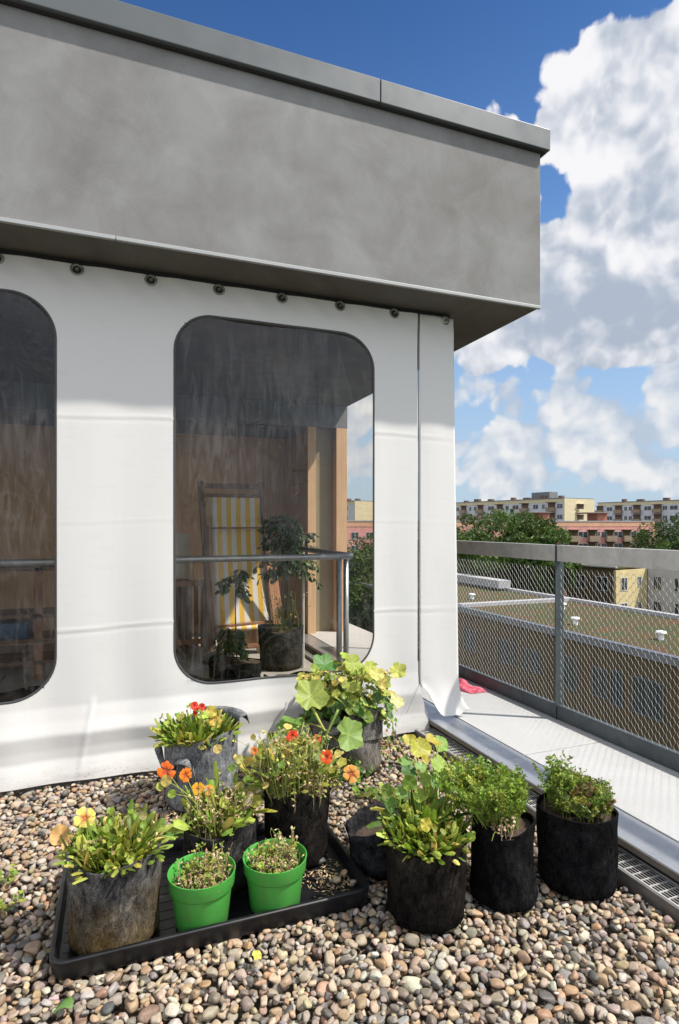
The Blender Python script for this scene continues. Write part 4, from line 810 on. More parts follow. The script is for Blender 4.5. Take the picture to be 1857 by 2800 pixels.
def soil(par, cx, cy, r, z, mat='soil'):
    P = []
    for rr in np.linspace(0.02, 1, 8): P.append([(cx + r * rr * math.cos(a), cy + r * rr * math.sin(a), z + .006 * math.sin(a * 3 + rr * 9) + .004 * math.sin(a * 7 + rr * 20) - .004 * rr) for a in np.linspace(0, 2 * math.pi, 28)])
    MB().grid(P).build('soil', mat, par, smooth=True, colors=False)
def disc(r): a = rng.uniform(0, 2 * math.pi); q = math.sqrt(rng.uniform(0, 1)) * r; return q * math.cos(a), q * math.sin(a)
def lettuce(mb, cx, cy, z, r, n, hmin, hmax, cols=((LG, 5), (YG, 5), (DG, 1.2), (YE, .9)), w=(.022, .04)):
    for i in range(n // 8):
        dx, dy = disc(r); h = rng.uniform(hmin * .7, hmax * 1.02); p = (cx + dx * 1.05, cy + dy * 1.05, z + h); stem(mb, (cx + dx * .7, cy + dy * .7, z), p, .0012, jit(YG), .08, 4, 4); round_leaf(mb, p, np.array((dx / r * .7, dy / r * .7 - .3, .8)) + rng.normal(0, .5, 3), rng.uniform(w[0] * .45, w[1] * .62), jit((YG, LG, LG, YG, (.36, .33, .10))[rng.integers(5)], .25), .22, cup=.3, rings=3, seg=12)
    cw = np.array([c[1] for c in cols]); cw = cw / cw.sum()
    for i in range(n):
        dx, dy = disc(r * .88); az_ = math.atan2(dy, dx) + rng.normal(0, .7); e0 = 1.52 - .42 * math.hypot(dx, dy) / r + rng.normal(0, .12)
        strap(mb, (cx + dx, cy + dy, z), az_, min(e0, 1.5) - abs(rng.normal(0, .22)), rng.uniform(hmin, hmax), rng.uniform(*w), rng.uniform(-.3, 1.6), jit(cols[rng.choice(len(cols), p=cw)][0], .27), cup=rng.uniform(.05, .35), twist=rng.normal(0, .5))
def straw(mb, cx, cy, z, r, n, hmin, hmax, cols=(BE, TA, YG, LG), rad=.0016, bits=3, spread=.5, bitcols=None, bs=(.006, .014)):
    for i in range(n):
        dx, dy = disc(r * .9); h = rng.uniform(hmin, hmax); a = rng.uniform(0, 6.28); sp = rng.uniform(0, spread) * h
        q = (cx + dx + sp * math.cos(a), cy + dy + sp * math.sin(a), z + h); col = jit(cols[rng.integers(len(cols))]); pts = stem(mb, (cx + dx, cy + dy, z - .01), q, rad * rng.uniform(.6, 1.3), col, rng.uniform(-.1, .2), 4, 5)
        for k in range(rng.poisson(bits)):
            p = pts[rng.integers(2, 5)] + rng.normal(0, .004, 3); bc = bitcols or (LG, YG, BE, TA); strap(mb, p, rng.uniform(0, 6.28), rng.uniform(-.4, 1.2), rng.uniform(bs[0], bs[1]) * 1.5, rng.uniform(*bs), .8, jit(bc[rng.integers(len(bc))], .22), nl=3, cup=.3)
def carrot(mb, cx, cy, z, r, n, hmin, hmax, lean=(0, 0), sprd=1.0, cols=(LG, (.22, .34, .05), YG, (.19, .30, .045))):
    for i in range(n):
        dx, dy = disc(r * .85); h = rng.uniform(hmin, hmax); out = 1.0 * math.hypot(dx, dy) / r; a = math.atan2(dy, dx) + rng.normal(0, .6); col = jit(cols[rng.integers(len(cols))], .15)
        q = np.array((cx + dx + math.cos(a) * h * sprd * (.18 + .42 * out) + lean[0] * h, cy + dy + math.sin(a) * h * sprd * (.18 + .42 * out) + lean[1] * h, z + h * (1 - .25 * out)))
        pts = stem(mb, (cx + dx, cy + dy, z - .01), q, .0016, jit((.24, .30, .06)), .12, 3, 8)
        for k in range(3, 8):
            for sgn in (-1, 1):
                L = .026 * (1.15 - abs(k - 5) * .17); d = pts[k] - pts[k - 1]; d /= np.linalg.norm(d); sd = np.cross(d, (0, 0, 1)) * sgn; sd /= np.linalg.norm(sd) + 1e-9; dd = sd * .8 + d * .6 + np.array((0, 0, rng.normal(0, .25)))
                for m_ in range(5):
                    p = pts[k] + dd * L * (m_ + 1) / 5; s_ = .0068 * rng.uniform(.6, 1.3); e1 = rng.normal(size=3); e1 /= np.linalg.norm(e1); e2 = np.cross(e1, rng.normal(size=3)); e2 /= np.linalg.norm(e2) + 1e-9
                    c_ = jit(col, .16)
                    mb.add([p - e1 * s_, p + e2 * s_ * .5, p + e1 * s_ * 1.2, p - e2 * s_ * .5], [(0, 1, 2, 3)], c_)
                    p2 = p + rng.normal(0, .004, 3); mb.add([p2 - e2 * s_, p2 + e1 * s_ * .45, p2 + e2 * s_, p2 - e1 * s_ * .45], [(0, 1, 2, 3)], c_)
def fp(px, py, d): return tuple(at(px, py, d))
TOCAM = lambda p: np.array((0, 0, EYE)) - np.array(p)
GR = 'plants in pots on the gravel'
# ---- tray
ty = thing('growing_tray', 'long shallow black plastic tray holding felt pots and two green pots', 'tray', (.31, 2.05, 0))
def rrect(x0, x1, y0, y1, r, n=6):
    o = []
    for cx, cy, a0 in ((x1 - r, y1 - r, 0), (x0 + r, y1 - r, 90), (x0 + r, y0 + r, 180), (x1 - r, y0 + r, 270)):
        for k in range(n + 1): q = R(a0 + 90 * k / n); o.append((cx + r * math.cos(q), cy + r * math.sin(q)))
    return o
P = []
for off_, z in ((.0, .036), (0, .043), (-.003, .046), (-.012, .046), (-.015, .043), (-.022, .006)): P.append([(x, y, z) for x, y in rrect(TRAY[0] - off_, TRAY[1] + off_, TRAY[2] - off_, TRAY[3] + off_, .045 + off_)])
for k in range(1, 4): P.insert(0, [(x, y, [.036, .004, -.012][k - 1]) for x, y in rrect(TRAY[0] + [.001, .006, .010][k - 1], TRAY[1] - [.001, .006, .010][k - 1], TRAY[2] + [.001, .006, .010][k - 1], TRAY[3] - [.001, .006, .010][k - 1], .042)])
t = MB().grid(P, closed=True); bt_ = [(x, y, .0055) for x, y in rrect(TRAY[0] + .02, TRAY[1] - .02, TRAY[2] + .02, TRAY[3] - .02, .03)]; t.add(bt_, [tuple(range(len(bt_)))]); t.build('tray_shell', 'black_plastic', ty, smooth=True, colors=False, auto=35)
t = MB()
for k in range(11): y = 1.83 + k * .045; t.box((TRAY[0] + .03, y, .0056), (TRAY[1] - .03, y + .004, .0066))
t.build('tray_ribs', 'black_plastic', ty, colors=False)
# debris in the tray's right end
t = MB()
for k in range(260):
    x, y = .70 + rng.normal(0, .045), 1.93 + rng.normal(0, .06)
    if not (TRAY[0] + .03 < x < TRAY[1] - .03 and TRAY[2] + .03 < y): continue
    strap(t, (x, y, .010), rng.uniform(0, 6.3), rng.uniform(-.1, .5), rng.uniform(.008, .02), rng.uniform(.004, .01), .5, jit((TA, BE, (.12, .08, .05), (.3, .2, .1))[rng.integers(4)]), nl=2)
tag(t.build('leaf_litter', 'dry_stem'), 'dry brown leaf crumbs at the right end of the black tray', 'leaf litter', kind='stuff')
for k, (x, y, s_) in enumerate(((.715, 1.905, .017), (.755, 1.935, .016), (.70, 2.03, .02), (.765, 1.87, .013))):
    v_ = PH[k] * np.array((s_, s_ * .8, s_ * .6)); tag(MB().add(v_ + np.array((x, y, .009 + s_ * .5)), [tuple(f) for f in FH], pc[[1, 0, 5, 2][k]]).build('pebble', 'pebble', smooth=True), ['beige pebble lying in the tray, nearest its front right corner', 'tan pebble in the tray beside the black rolled pot', 'dark pebble in the tray behind the leaf crumbs', 'small greyish pebble in the front right of the tray'][k], 'pebble', 'loose pebbles lying in the tray')
# ---- A: mottled felt pot, front left
def potted(name, label, cx, cy, z0, group='fabric pots with plants'): return thing(name, label, 'potted plant', (cx, cy, z0), group)
a_ = potted('fabric_pot', 'mottled grey felt pot with greens and a pale yellow flower, front left in the tray', -.002, 1.912, .008)
felt_pot(a_, -.002, 1.912, .134, .128, .265, .008, 'felt_mottled', 3, .022, .010); soil(a_, -.002, 1.912, .128, .235)
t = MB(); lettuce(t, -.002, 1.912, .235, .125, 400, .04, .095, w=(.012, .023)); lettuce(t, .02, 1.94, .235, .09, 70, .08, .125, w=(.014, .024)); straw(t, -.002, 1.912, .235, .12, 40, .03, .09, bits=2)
for px, py, d, r_ in ((165, 2285, 1.84, .03), (195, 2310, 1.80, .026), (215, 2330, 1.80, .02)):
    p = fp(px, py, d); stem(t, (-.08, 1.92, .24), p, .0018, BE, .15); round_leaf(t, p, TOCAM(p) + np.array((-.5, .2, .6)), r_, (.55, .33, .12), .2, cup=.3)
t.build('foliage', 'leaf', a_, smooth=True)
p = fp(233, 2238, 1.83); s_ = MB(); stem(s_, (-.05, 1.93, .24), p, .002, LG, .08); s_.build('flower_stem', 'dry_stem', a_)
flower(a_, p, TOCAM(p) + np.array((.1, 0, .2)), .031, (.80, .66, .16), (.45, .06, .02), label='pale yellow flower with a red throat')
p = fp(300, 2312, 1.79); flower(a_, p, (0, -.5, 1), .012, (.62, .10, .12), (.4, .1, .1), .3, label='small closed crimson bud'); p = fp(368, 2338, 1.78); flower(a_, p, (.3, -.6, .6), .02, (.66, .42, .30), (.5, .3, .2), .35, label='wilted beige flower')
# ---- B, C: green plastic pots
def green_pot(cx, cy, label, seed):
    g = thing('green_pot', label, 'potted plant', (cx, cy, .008), 'bright green plastic pots'); z0 = .008; H = .160; P = []
    for r_, z in ((.060, .0), (.0775, .0), (.081, .006), (.0925, .108), (.0935, .112), (.0985, .114), (.1005, .1175), (.1035, .155), (.1045, .160), (.1020, .1605), (.0995, .157), (.094, .112), (.090, .100)): P.append([(cx + r_ * math.cos(a), cy + r_ * math.sin(a), z0 + z) for a in np.linspace(0, 2 * math.pi, 73)[:-1]])
    MB().grid(P, closed=True).build('pot_wall', 'green_plastic', g, smooth=True, colors=False, auto=40); soil(g, cx, cy, .090, z0 + .108)
    t = MB(); straw(t, cx, cy, z0 + .11, .080, 190, .02, .062, bits=4.0, spread=.7, rad=.0015, bitcols=(BE, TA, LG, YG, (.2, .13, .08)), bs=(.005, .011)); straw(t, cx + .03, cy + .02, z0 + .11, .055, 40, .06, .105, bits=4, spread=.35, bitcols=(LG, YG, BE), bs=(.006, .012))
    for k in range(26): dx, dy = disc(.075); p = (cx + dx, cy + dy, z0 + .11 + rng.uniform(.02, .07)); round_leaf(t, p, (rng.normal(0, .5), rng.normal(0, .5) - .3, 1), rng.uniform(.006, .012), jit((LG, YG)[k % 2]), rings=2, seg=9)
    t.build('foliage', 'leaf', g, smooth=True)
green_pot(.252, 1.872, 'bright green plastic pot with dry seedlings, the left one beside the mottled felt pot', 1); green_pot(.487, 1.868, 'bright green plastic pot with dry seedlings, the right one, before the straw tuft pot', 2)
# ---- D: middle felt pot
d_ = potted('fabric_pot', 'charcoal felt pot with withered greens and orange blossoms, behind the left green pot', .345, 2.085, .008); cx, cy = .345, 2.085
felt_pot(d_, cx, cy, .132, .126, .205, .008, 'felt_charcoal', 14, .03, .014); soil(d_, cx, cy, .126, .18)
t = MB(); lettuce(t, cx, cy, .18, .11, 46, .07, .15, ((LG, 3), (YG, 4), (YE, 1.5), (BE, 1.0))); straw(t, cx, cy, .18, .12, 150, .05, .15, bits=3.5); lettuce(t, cx + .05, cy + .03, .18, .07, 14, .14, .20, ((YG, 3), (LG, 2)), w=(.018, .03))
for px, py, d in ((438, 2150, 2.08), (455, 2135, 2.08), (470, 2170, 2.05), (655, 2150, 2.12), (690, 2165, 2.12), (700, 2190, 2.1)): p = fp(px, py, d); stem(t, (cx + rng.normal(0, .03), cy, .19), p, .0018, jit(YG), .1); round_leaf(t, p, TOCAM(p) + rng.normal(0, .5, 3), rng.uniform(.014, .024), jit((YG, YE, LG)[rng.integers(3)]))
t.build('foliage', 'leaf', d_, smooth=True)
for px, py, r_, c_, o_, lb in ((456, 2107, .030, (.85, .17, .02), 1, 'fully open deep orange flower'), (507, 2118, .023, (.85, .24, .02), .8, 'smaller orange flower facing down'), (542, 2158, .024, (.85, .42, .02), .45, 'half closed golden flower'), (572, 2160, .020, (.85, .38, .02), .3, 'folded golden orange flower')):
    p = fp(px, py, 2.11); s_ = MB(); stem(s_, (cx - .05, cy, .19), np.array(p) + (0, .01, -.006), .0017, YG, .1); s_.build('flower_stem', 'dry_stem', d_); flower(d_, p, TOCAM(p) + rng.normal(0, .3, 3), r_, c_, (.35, .05, .02), o_, label=lb)
# ---- E: tall straw tuft pot
e_ = potted('fabric_pot', 'dark felt pot with dense upright straw green stems, behind the right green pot', .635, 2.115, .008); cx, cy = .635, 2.115
felt_pot(e_, cx, cy, .122, .112, .262, .008, 'felt_brownish', 22, .028, .012); soil(e_, cx, cy, .115, .235)
t = MB(); straw(t, cx - .02, cy, .24, .115, 520, .10, .22, cols=(YG, LG, (.36, .36, .12), YG, BE, (.30, .34, .09)), bits=2.6, spread=.42, rad=.0020, bitcols=(YG, LG, LG, YE, BE), bs=(.008, .017)); straw(t, cx, cy - .02, .235, .12, 110, .03, .10, bits=3, cols=(BE, TA, YE))
lettuce(t, cx - .03, cy + .01, .24, .10, 34, .12, .21, ((YG, 4), (LG, 3), (YE, 1), (BE, 1)), w=(.016, .028)); straw(t, cx + .12, cy + .0, .24, .06, 60, .02, .12, bits=4, spread=1.2)
for k in range(90): p = np.array((cx - .04 + rng.normal(0, .09), cy + rng.normal(0, .07), .24 + rng.uniform(.06, .21))); stem(t, (cx, cy, .24), p, .0013, jit(YG), .08, 4, 5); round_leaf(t, p, TOCAM(p) * .5 + rng.normal(0, .6, 3), rng.uniform(.010, .021), jit((YG, LG, YE)[rng.integers(3)], .2), rings=3, seg=14)
t.build('foliage', 'leaf', e_, smooth=True)
for px, py, dd, r_, c_, o_, lb in ((800, 2012, 2.20, .024, (.82, .07, .02), .5, 'red orange blossom at the top of the tuft'), (893, 2070, 2.10, .026, (.85, .11, .02), .35, 'folded scarlet blossom hanging at the right'), (960, 2115, 2.17, .030, (.85, .40, .10), 1, 'open apricot flower with dark centre at the right'), (695, 2052, 2.2, .018, (.85, .25, .04), .1, 'pointed orange bud at the left'), (868, 2020, 2.25, .020, (.80, .18, .08), .1, 'pointed coral bud behind the tuft'), (775, 2045, 2.2, .016, (.80, .62, .12), .1, 'pale yellow bud')):
    p = fp(px, py, dd); s_ = MB(); stem(s_, (cx + (.03 if px > 850 else -.03), cy, .25), np.array(p) + (0, .008, -.006), .0016, YG, .08); s_.build('flower_stem', 'dry_stem', e_); flower(e_, p, TOCAM(p) + rng.normal(0, .3, 3), r_, c_, (.3, .04, .02), o_, label=lb)
# ---- F: grey felt bag with strap handles
f2 = potted('fabric_pot', 'tall light grey felt bag with strap handles and red buds, nearest the canvas wall', .368, 2.735, 0); cx, cy = .368, 2.735
felt_pot(f2, cx, cy, .168, .160, .315, 0, 'felt_grey', 31, .02, .014, .007); soil(f2, cx, cy, .16, .27)
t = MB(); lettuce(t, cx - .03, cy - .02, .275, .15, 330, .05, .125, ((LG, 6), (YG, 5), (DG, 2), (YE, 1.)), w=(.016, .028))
for px, py in ((590, 2035 - 60), (583, 1968), (578, 1945)): p = fp(px, py, 2.62); round_leaf(t, p, TOCAM(p), .026, jit((.55, .45, .10)), .15)
t.build('foliage', 'leaf', f2, smooth=True)
for px, py, r_, lb in ((532, 1930, .022, 'red blossom above the leaves, left one'), (552, 1932, .018, 'red blossom above the leaves, right one'), (533, 1950, .012, 'small red bud under the blossoms'), (572, 1950, .010, 'tiny crimson bud at the right')):
    p = fp(px, py, 2.66); s_ = MB(); stem(s_, (cx - .03, cy, .30), p, .0014, LG, .05); s_.build('flower_stem', 'dry_stem', f2); flower(f2, p, TOCAM(p) + rng.normal(0, .4, 3), r_, (.72, .06, .03), (.5, .04, .02), .5, label=lb)
def handle(par, cx, cy, r, th, zlo, zhi, half, w=.034, mat='felt_grey'):
    """a strap loop standing off the bag wall"""
    P = []
    for k in range(17):
        q = k / 16; a = th + math.cos(math.pi * q) * half; s_ = math.sin(math.pi * q) ** .6; z = zlo + (zhi - zlo) * s_; ca, sn = math.cos(a), math.sin(a); o0 = r + .003 + .012 * s_; o1 = o0 + .006 + w * s_
        P.append([(cx + o0 * ca, cy + o0 * sn, z + .004 * s_), (cx + (o0 + o1) / 2 * ca, cy + (o0 + o1) / 2 * sn, z + .006 * s_), (cx + o1 * ca, cy + o1 * sn, z - .006 * s_)])
    MB().grid(P).build('strap_handle', mat, par, smooth=True, colors=False, solid=.004)
handle(f2, cx, cy, .163, R(-122), .13, .245, .27); handle(f2, cx, cy, .163, R(176), .14, .25, .22, .022)
t = MB(); P = []       # folded flap at the back right of the rim
for k in range(12): a = R(-10 + 8 * k); P.append([(cx + .166 * math.cos(a), cy + .166 * math.sin(a), .30), (cx + .170 * math.cos(a), cy + .170 * math.sin(a), .355), (cx + (.205 - .004 * k) * math.cos(a), cy + (.205 - .004 * k) * math.sin(a), .368), (cx + .215 * math.cos(a), cy + .215 * math.sin(a), .325)])
MB().grid(P).build('folded_rim', 'felt_grey', f2, smooth=True, colors=False, solid=.004)
# ---- G: big weathered pot with squash leaves and trailing greens
g2 = potted('fabric_pot', 'large weathered felt pot with squash leaves and trailing greens by the canvas wall', 1.13, 2.85, 0); cx, cy = 1.13, 2.85
felt_pot(g2, cx, cy, .205, .185, .30, 0, 'felt_weathered', 41, .045, .03, .007, squash=.5); soil(g2, cx, cy, .19, .27)
t = MB()
for k in range(430):
    dx, dy = disc(.20); a = math.atan2(dy, dx); rr = math.hypot(dx, dy) / .2; h = rng.uniform(-.06, .24) * (1.12 - .45 * rr) + .01; kx = 1.28 if rr > .5 else 1.0; p = np.array((cx + dx * kx, cy + dy * kx * .95, .30 + (h if rr > .75 or h > 0 else -h)))
    if k % 3 == 0: stem(t, (cx + dx * .5, cy + dy * .5, .27), p, .0016, jit(YG), .1, 4, 5)
    round_leaf(t, p, np.array((math.cos(a) * rr * .8, math.sin(a) * rr * .8 - .35, .9)) + rng.normal(0, .45, 3), rng.uniform(.012, .030), jit((DG, LG, (.10, .20, .05), YG, (.09, .17, .05))[rng.integers(5)], .22) if h < .10 else jit((YG, LG, YE, (.32, .34, .07))[rng.integers(4)], .15), .18, lobes=5 if k % 3 else 3, rings=3, seg=15)
for k in range(110):                                 # trailing over the right rim, and at the foot in front
    q = rng.uniform(0, 1); side_ = k % 2
    p = np.array((cx + .205 + rng.normal(0, .012), cy - .06 + rng.normal(0, .05), .33 - q * .30)) if side_ else np.array((cx - .08 + rng.normal(0, .07), cy - .24 + rng.normal(0, .03), .03 + abs(rng.normal(0, .05))))
    round_leaf(t, p, np.array((.6 if side_ else 0, -.8, .5)) + rng.normal(0, .5, 3), rng.uniform(.007, .016), jit((DG, LG, TA, YG)[rng.integers(4)] if side_ else (DG, (.09, .18, .05), LG)[rng.integers(3)], .2), lobes=4, rings=2, seg=12)
t.tube([(cx + .2, cy - .05, .34), (cx + .225, cy - .08, .25), (cx + .222, cy - .10, .14), (cx + .27, cy - .15, .05), (cx + .33, cy - .2, .02)], .003, 5, YG)
t.build('foliage', 'leaf', g2, smooth=True)
t = MB()
def squash(mb, px, py, d, r_, col, nv, base, ax=None, fold=.0, lobes=5, notch=.45, cup=.12, sr=.0048, sag=.18, scol=(.38, .42, .10), edge=None):
    p = np.array(fp(px, py, d)); pts = stem(mb, base, p, sr, scol, sag, 7, 9, side=(rng.normal(0, .4), -.5, 0)); round_leaf(mb, p, nv, r_, col, .10, lobes, cup, 5, 40, notch, fold, ax)
squash(t, 850, 1905, 2.72, .078, (.27, .33, .07), (-.1, -.75, .55), (cx - .02, cy - .16, .25), ax=(0, 0, -1), fold=.25, lobes=5); squash(t, 953, 2008, 2.68, .076, (.19, .29, .065), (.25, -.8, .45), (cx - .04, cy - .17, .20), ax=(-1, 0, .2), lobes=5, sag=.1)
squash(t, 800, 1985, 2.75, .070, (.14, .25, .05), (-.1, -.35, .9), (cx - .08, cy - .16, .15), ax=(.6, 0, -1), fold=-.2); squash(t, 890, 1818, 2.85, .060, (.085, .20, .045), (.1, -.5, .85), (cx, cy - .1, .28), ax=(1, 0, 0), fold=.2)
squash(t, 965, 1815, 2.75, .045, (.30, .36, .06), (.1, -.8, .5), (cx, cy - .1, .30), ax=(0, 0, -1)); squash(t, 1012, 1825, 2.82, .032, (.38, .42, .07), (.1, -.8, .5), (cx + .05, cy, .30), ax=(0, 0, -1)); squash(t, 945, 1795, 2.85, .028, (.30, .40, .05), (.2, -.4, .8), (cx, cy, .30))
squash(t, 1088, 1835, 2.8, .040, (.50, .52, .12), (-.3, -.8, .4), (cx + .12, cy - .05, .30), ax=(-.3, 0, -1), fold=.35, sr=.002); squash(t, 1085, 1915, 2.8, .036, (.56, .52, .22), (.1, -.7, .6), (cx + .15, cy - .05, .30), sr=.002); squash(t, 1030, 1842, 2.75, .036, (.48, .46, .12), (0, -.8, .6), (cx + .1, cy - .05, .30), sr=.002)
stem(t, fp(850, 1925, 2.70), fp(890, 2000, 2.62), .0075, (.42, .44, .10), -.12, 8, 10, side=(-.8, 0, 0)); stem(t, fp(925, 1940, 2.64), fp(870, 2060, 2.58), .0065, (.24, .32, .07), .02, 8, 8, side=(0, -1, 0))
t.build('squash_leaves', 'leaf', g2, smooth=True)
MB().grid([[(cx - .17 + .03 * k, cy - .155 - .012 * math.sin(k * .6), .262 + .012 * k * .5 - .006 * j) if j == 0 else (cx - .17 + .03 * k, cy - .175 - .010 * j, .262 + .006 * k - .018 * j) for k in range(8)] for j in range(3)]).build('rolled_edge', 'felt_weathered', g2, smooth=True, colors=False, solid=.008)
# ---- H: black pot with rolled-down rim and bare soil
h2 = thing('fabric_pot', 'low black felt pot with a rolled down rim and only bare soil inside', 'plant pot', (.93, 1.975, 0), 'fabric pots with plants'); cx, cy = .925, 1.975; P = []
for r_, z in ((.100, .0), (.116, .01), (.119, .05), (.121, .095), (.129, .112), (.136, .126), (.138, .138), (.133, .146), (.125, .146), (.119, .138), (.117, .120), (.116, .085), (.114, .06)):
    row = []
    for a in np.linspace(0, 2 * math.pi, 97)[:-1]:
        up = max(0, min(1, (z - .08) / .05)); rr = r_ * (1 + .05 * math.sin(2 * a + 1)) + (.005 * math.sin(5 * a + z * 20) + .003 * math.sin(9 * a + 2)) * up + .002 * math.sin(12 * a) * (1 - up)
        row.append((cx + rr * math.cos(a), cy + rr * math.sin(a), z + up * (.010 * math.sin(2 * a - .6) + .006 * math.sin(5 * a) + .003 * math.sin(11 * a))))
    P.append(row)
MB().grid(P, closed=True).build('pot_wall', 'felt_dusty', h2, smooth=True, colors=False); soil(h2, cx, cy, .115, .082)
# ---- I: lettuce pot in front
i2 = potted('fabric_pot', 'brownish black felt pot full of spoon shaped yellow green leaves, left of the carrot tops', .945, 1.685, 0); cx, cy = .945, 1.685
felt_pot(i2, cx, cy, .131, .124, .250, -.006, 'felt_brownish', 52, .018, .010); soil(i2, cx, cy, .125, .215)
t = MB(); lettuce(t, cx, cy, .215, .124, 420, .045, .100, ((LG, 6), (YG, 5), (DG, 1.5), (YE, .8)), w=(.012, .022)); lettuce(t, cx + .0, cy + .05, .215, .08, 110, .08, .155, ((LG, 6), (DG, 2), (YG, 2)), w=(.014, .025))
for px, py, r_ in ((1095, 2235, .030), (1060, 2160, .022), (1120, 2140, .026), (1150, 2175, .024), (1180, 2215, .022), (1100, 2165, .022), (1075, 2200, .024), (1165, 2130, .022)):
    p = fp(px, py, 1.98); stem(t, (cx, cy + .05, .22), p, .0022, jit(YG), .06); round_leaf(t, p, TOCAM(p) + rng.normal(0, .4, 3), r_, jit((LG, YG, (.14, .25, .05))[rng.integers(3)]), .14, lobes=5, seg=20)
p = fp(1165, 2255, 1.83); round_leaf(t, p, TOCAM(p), .020, (.46, .40, .06), .15, lobes=5, notch=.3, seg=30, rings=4)
t.build('foliage', 'leaf', i2, smooth=True)
# ---- J, K: carrot tops
j2 = potted('fabric_pot', 'black felt pot of dense feathery carrot tops between the spoon leaf pot and the drain', 1.235, 1.668, 0); cx, cy = 1.235, 1.668
felt_pot(j2, cx, cy, .102, .115, .255, -.006, 'felt_black', 61, .03, .009, squash=.4); soil(j2, cx, cy, .098, .23)
t = MB(); carrot(t, cx - .02, cy + .01, .235, .092, 150, .09, .205, (-.32, .16), sprd=.85)
stem(t, (cx - .08, cy - .08, .25), fp(1345, 2300, 1.83), .0018, LG, .2)
t.build('foliage', 'leaf', j2)
t = MB(); straw(t, cx - .05, cy - .06, .24, .04, 14, .02, .06, cols=(TA, BE), bits=3, bitcols=(BE, (.45, .3, .2), TA)); t.build('dry_leaves', 'dry_stem', j2)
k2 = potted('fabric_pot', 'round black felt pot of feathery carrot tops against the drain, rightmost pot', 1.525, 1.638, 0); cx, cy = 1.525, 1.638
felt_pot(k2, cx, cy, .134, .130, .262, -.006, 'felt_black', 73, .008, .006); soil(k2, cx, cy, .128, .232)
t = MB(); carrot(t, cx + .01, cy + .0, .235, .105, 105, .04, .105, (.1, .0), sprd=.55, cols=(LG, (.17, .25, .05), YG, (.20, .15, .07), (.14, .20, .05))); carrot(t, cx - .06, cy + .04, .235, .05, 18, .12, .19, (.1, .0), sprd=.5); t.build('foliage', 'leaf', k2)
# ---- squash seedling on the gravel behind
v2 = thing('squash_plant', 'young squash plant with lobed yellow leaves growing from the gravel beside the drain', 'plant', (1.30, 2.28, 0)); t = MB(); b0 = (1.26, 2.20, 0)
squash(t, 1120, 2025, 2.62, .030, (.40, .36, .05), (-.2, -.6, .7), b0, lobes=3, notch=.3, fold=.3, ax=(0, 0, -1)); squash(t, 1145, 2045, 2.55, .050, (.38, .37, .055), (.1, -.7, .6), b0, lobes=3, notch=.5, fold=.2, ax=(0, 0, 1)); squash(t, 1185, 2030, 2.60, .036, (.40, .33, .04), (.2, -.3, .8), b0, lobes=3, ax=(1, 0, 0), fold=.3)
squash(t, 1204, 2035, 2.66, .040, (.20, .33, .06), (.1, -.6, .7), b0, lobes=5); squash(t, 1110, 2085, 2.5, .030, (.16, .30, .07), (0, -.5, .8), b0); squash(t, 1120, 2110, 2.45, .036, (.06, .13, .03), (0, -.4, .9), b0); squash(t, 1150, 2098, 2.45, .026, (.20, .33, .09), (0, -.5, .8), b0)
squash(t, 1205, 2095, 2.5, .046, (.26, .38, .07), (.2, -.6, .7), b0, lobes=5, ax=(1, 0, .3)); squash(t, 1235, 2112, 2.48, .038, (.24, .36, .07), (.3, -.5, .7), b0, lobes=5); squash(t, 1190, 2140, 2.4, .030, (.10, .20, .04), (0, -.5, .8), b0); squash(t, 1165, 2075, 2.5, .020, (.50, .42, .08), (0, -.9, .3), b0, lobes=3)
t.build('leaves', 'leaf', v2, smooth=True)
# ---- weeds on the gravel, fallen leaves
def weed(px, py, n, r_, h, label, cols=(LG, DG, YG), size=(.008, .016), straps=0):
    u = ray(px, py); d = EYE / -u[2]; p0 = np.array((u[0] * d, u[1] * d, .0)); w = thing('gravel_weed', label, 'weed', tuple(p0), 'small weeds growing in the gravel'); t = MB()
    for k in range(n):
        dx, dy = disc(r_); p = p0 + (dx, dy, rng.uniform(.01, h)); stem(t, p0 + (dx * .3, dy * .3, 0), p, .0011, jit(YG), .05, 4, 4)
        if straps: strap(t, p0 + (dx * .3, dy * .3, .005), math.atan2(dy, dx), rng.uniform(.1, .9), rng.uniform(.06, .12), rng.uniform(.02, .035), .7, jit(cols[rng.integers(len(cols))]), cup=.2, twist=rng.normal(0, .3))
        else: round_leaf(t, p, rng.normal(0, .4, 3) + (0, -.2, 1), rng.uniform(*size), jit(cols[rng.integers(len(cols))]), lobes=4, rings=2, seg=12)
    t.build('leaves', 'leaf', w, smooth=True)
weed(458, 2290, 22, .09, .07, 'leafy green weed in the gravel just behind the tray, left of the charcoal pot', cols=(LG, (.13, .24, .05), DG), straps=1)
weed(1010, 2175, 26, .07, .035, 'small clover like weed in the gravel left of the squash plant'); weed(1000, 2260, 14, .05, .02, 'tiny weed in the gravel right of the straw tuft pot', size=(.006, .012)); weed(24, 2480, 16, .045, .03, 'small weed in the gravel left of the tray, at the frame edge', size=(.006, .012)); weed(4, 2415, 16, .05, .04, 'yellowing weed at the left edge of the gravel above the small one', cols=(YG, LG))
weed(1130, 2100, 18, .09, .03, 'low weed in the gravel between the weathered pot and squash plant', cols=(LG, DG, TA))
p = fp(703, 2650, 1.67); t = MB(); round_leaf(t, (p[0], p[1], .022), (.1, -.25, 1), .014, (.60, .54, .10), .2, lobes=5, seg=20); tag(t.build('fallen_leaf', 'leaf', smooth=True), 'bright yellow leaf lying on the pebbles in front of the tray', 'leaf')
p = fp(170, 2800, 1.50); t = MB(); strap(t, (p[0] - .02, p[1] - .01, .015), .5, .4, .05, .04, .5, (.09, .19, .04)); tag(t.build('fallen_leaf', 'leaf', smooth=True), 'fresh green leaf among the pebbles at the bottom edge', 'leaf')
t = MB()
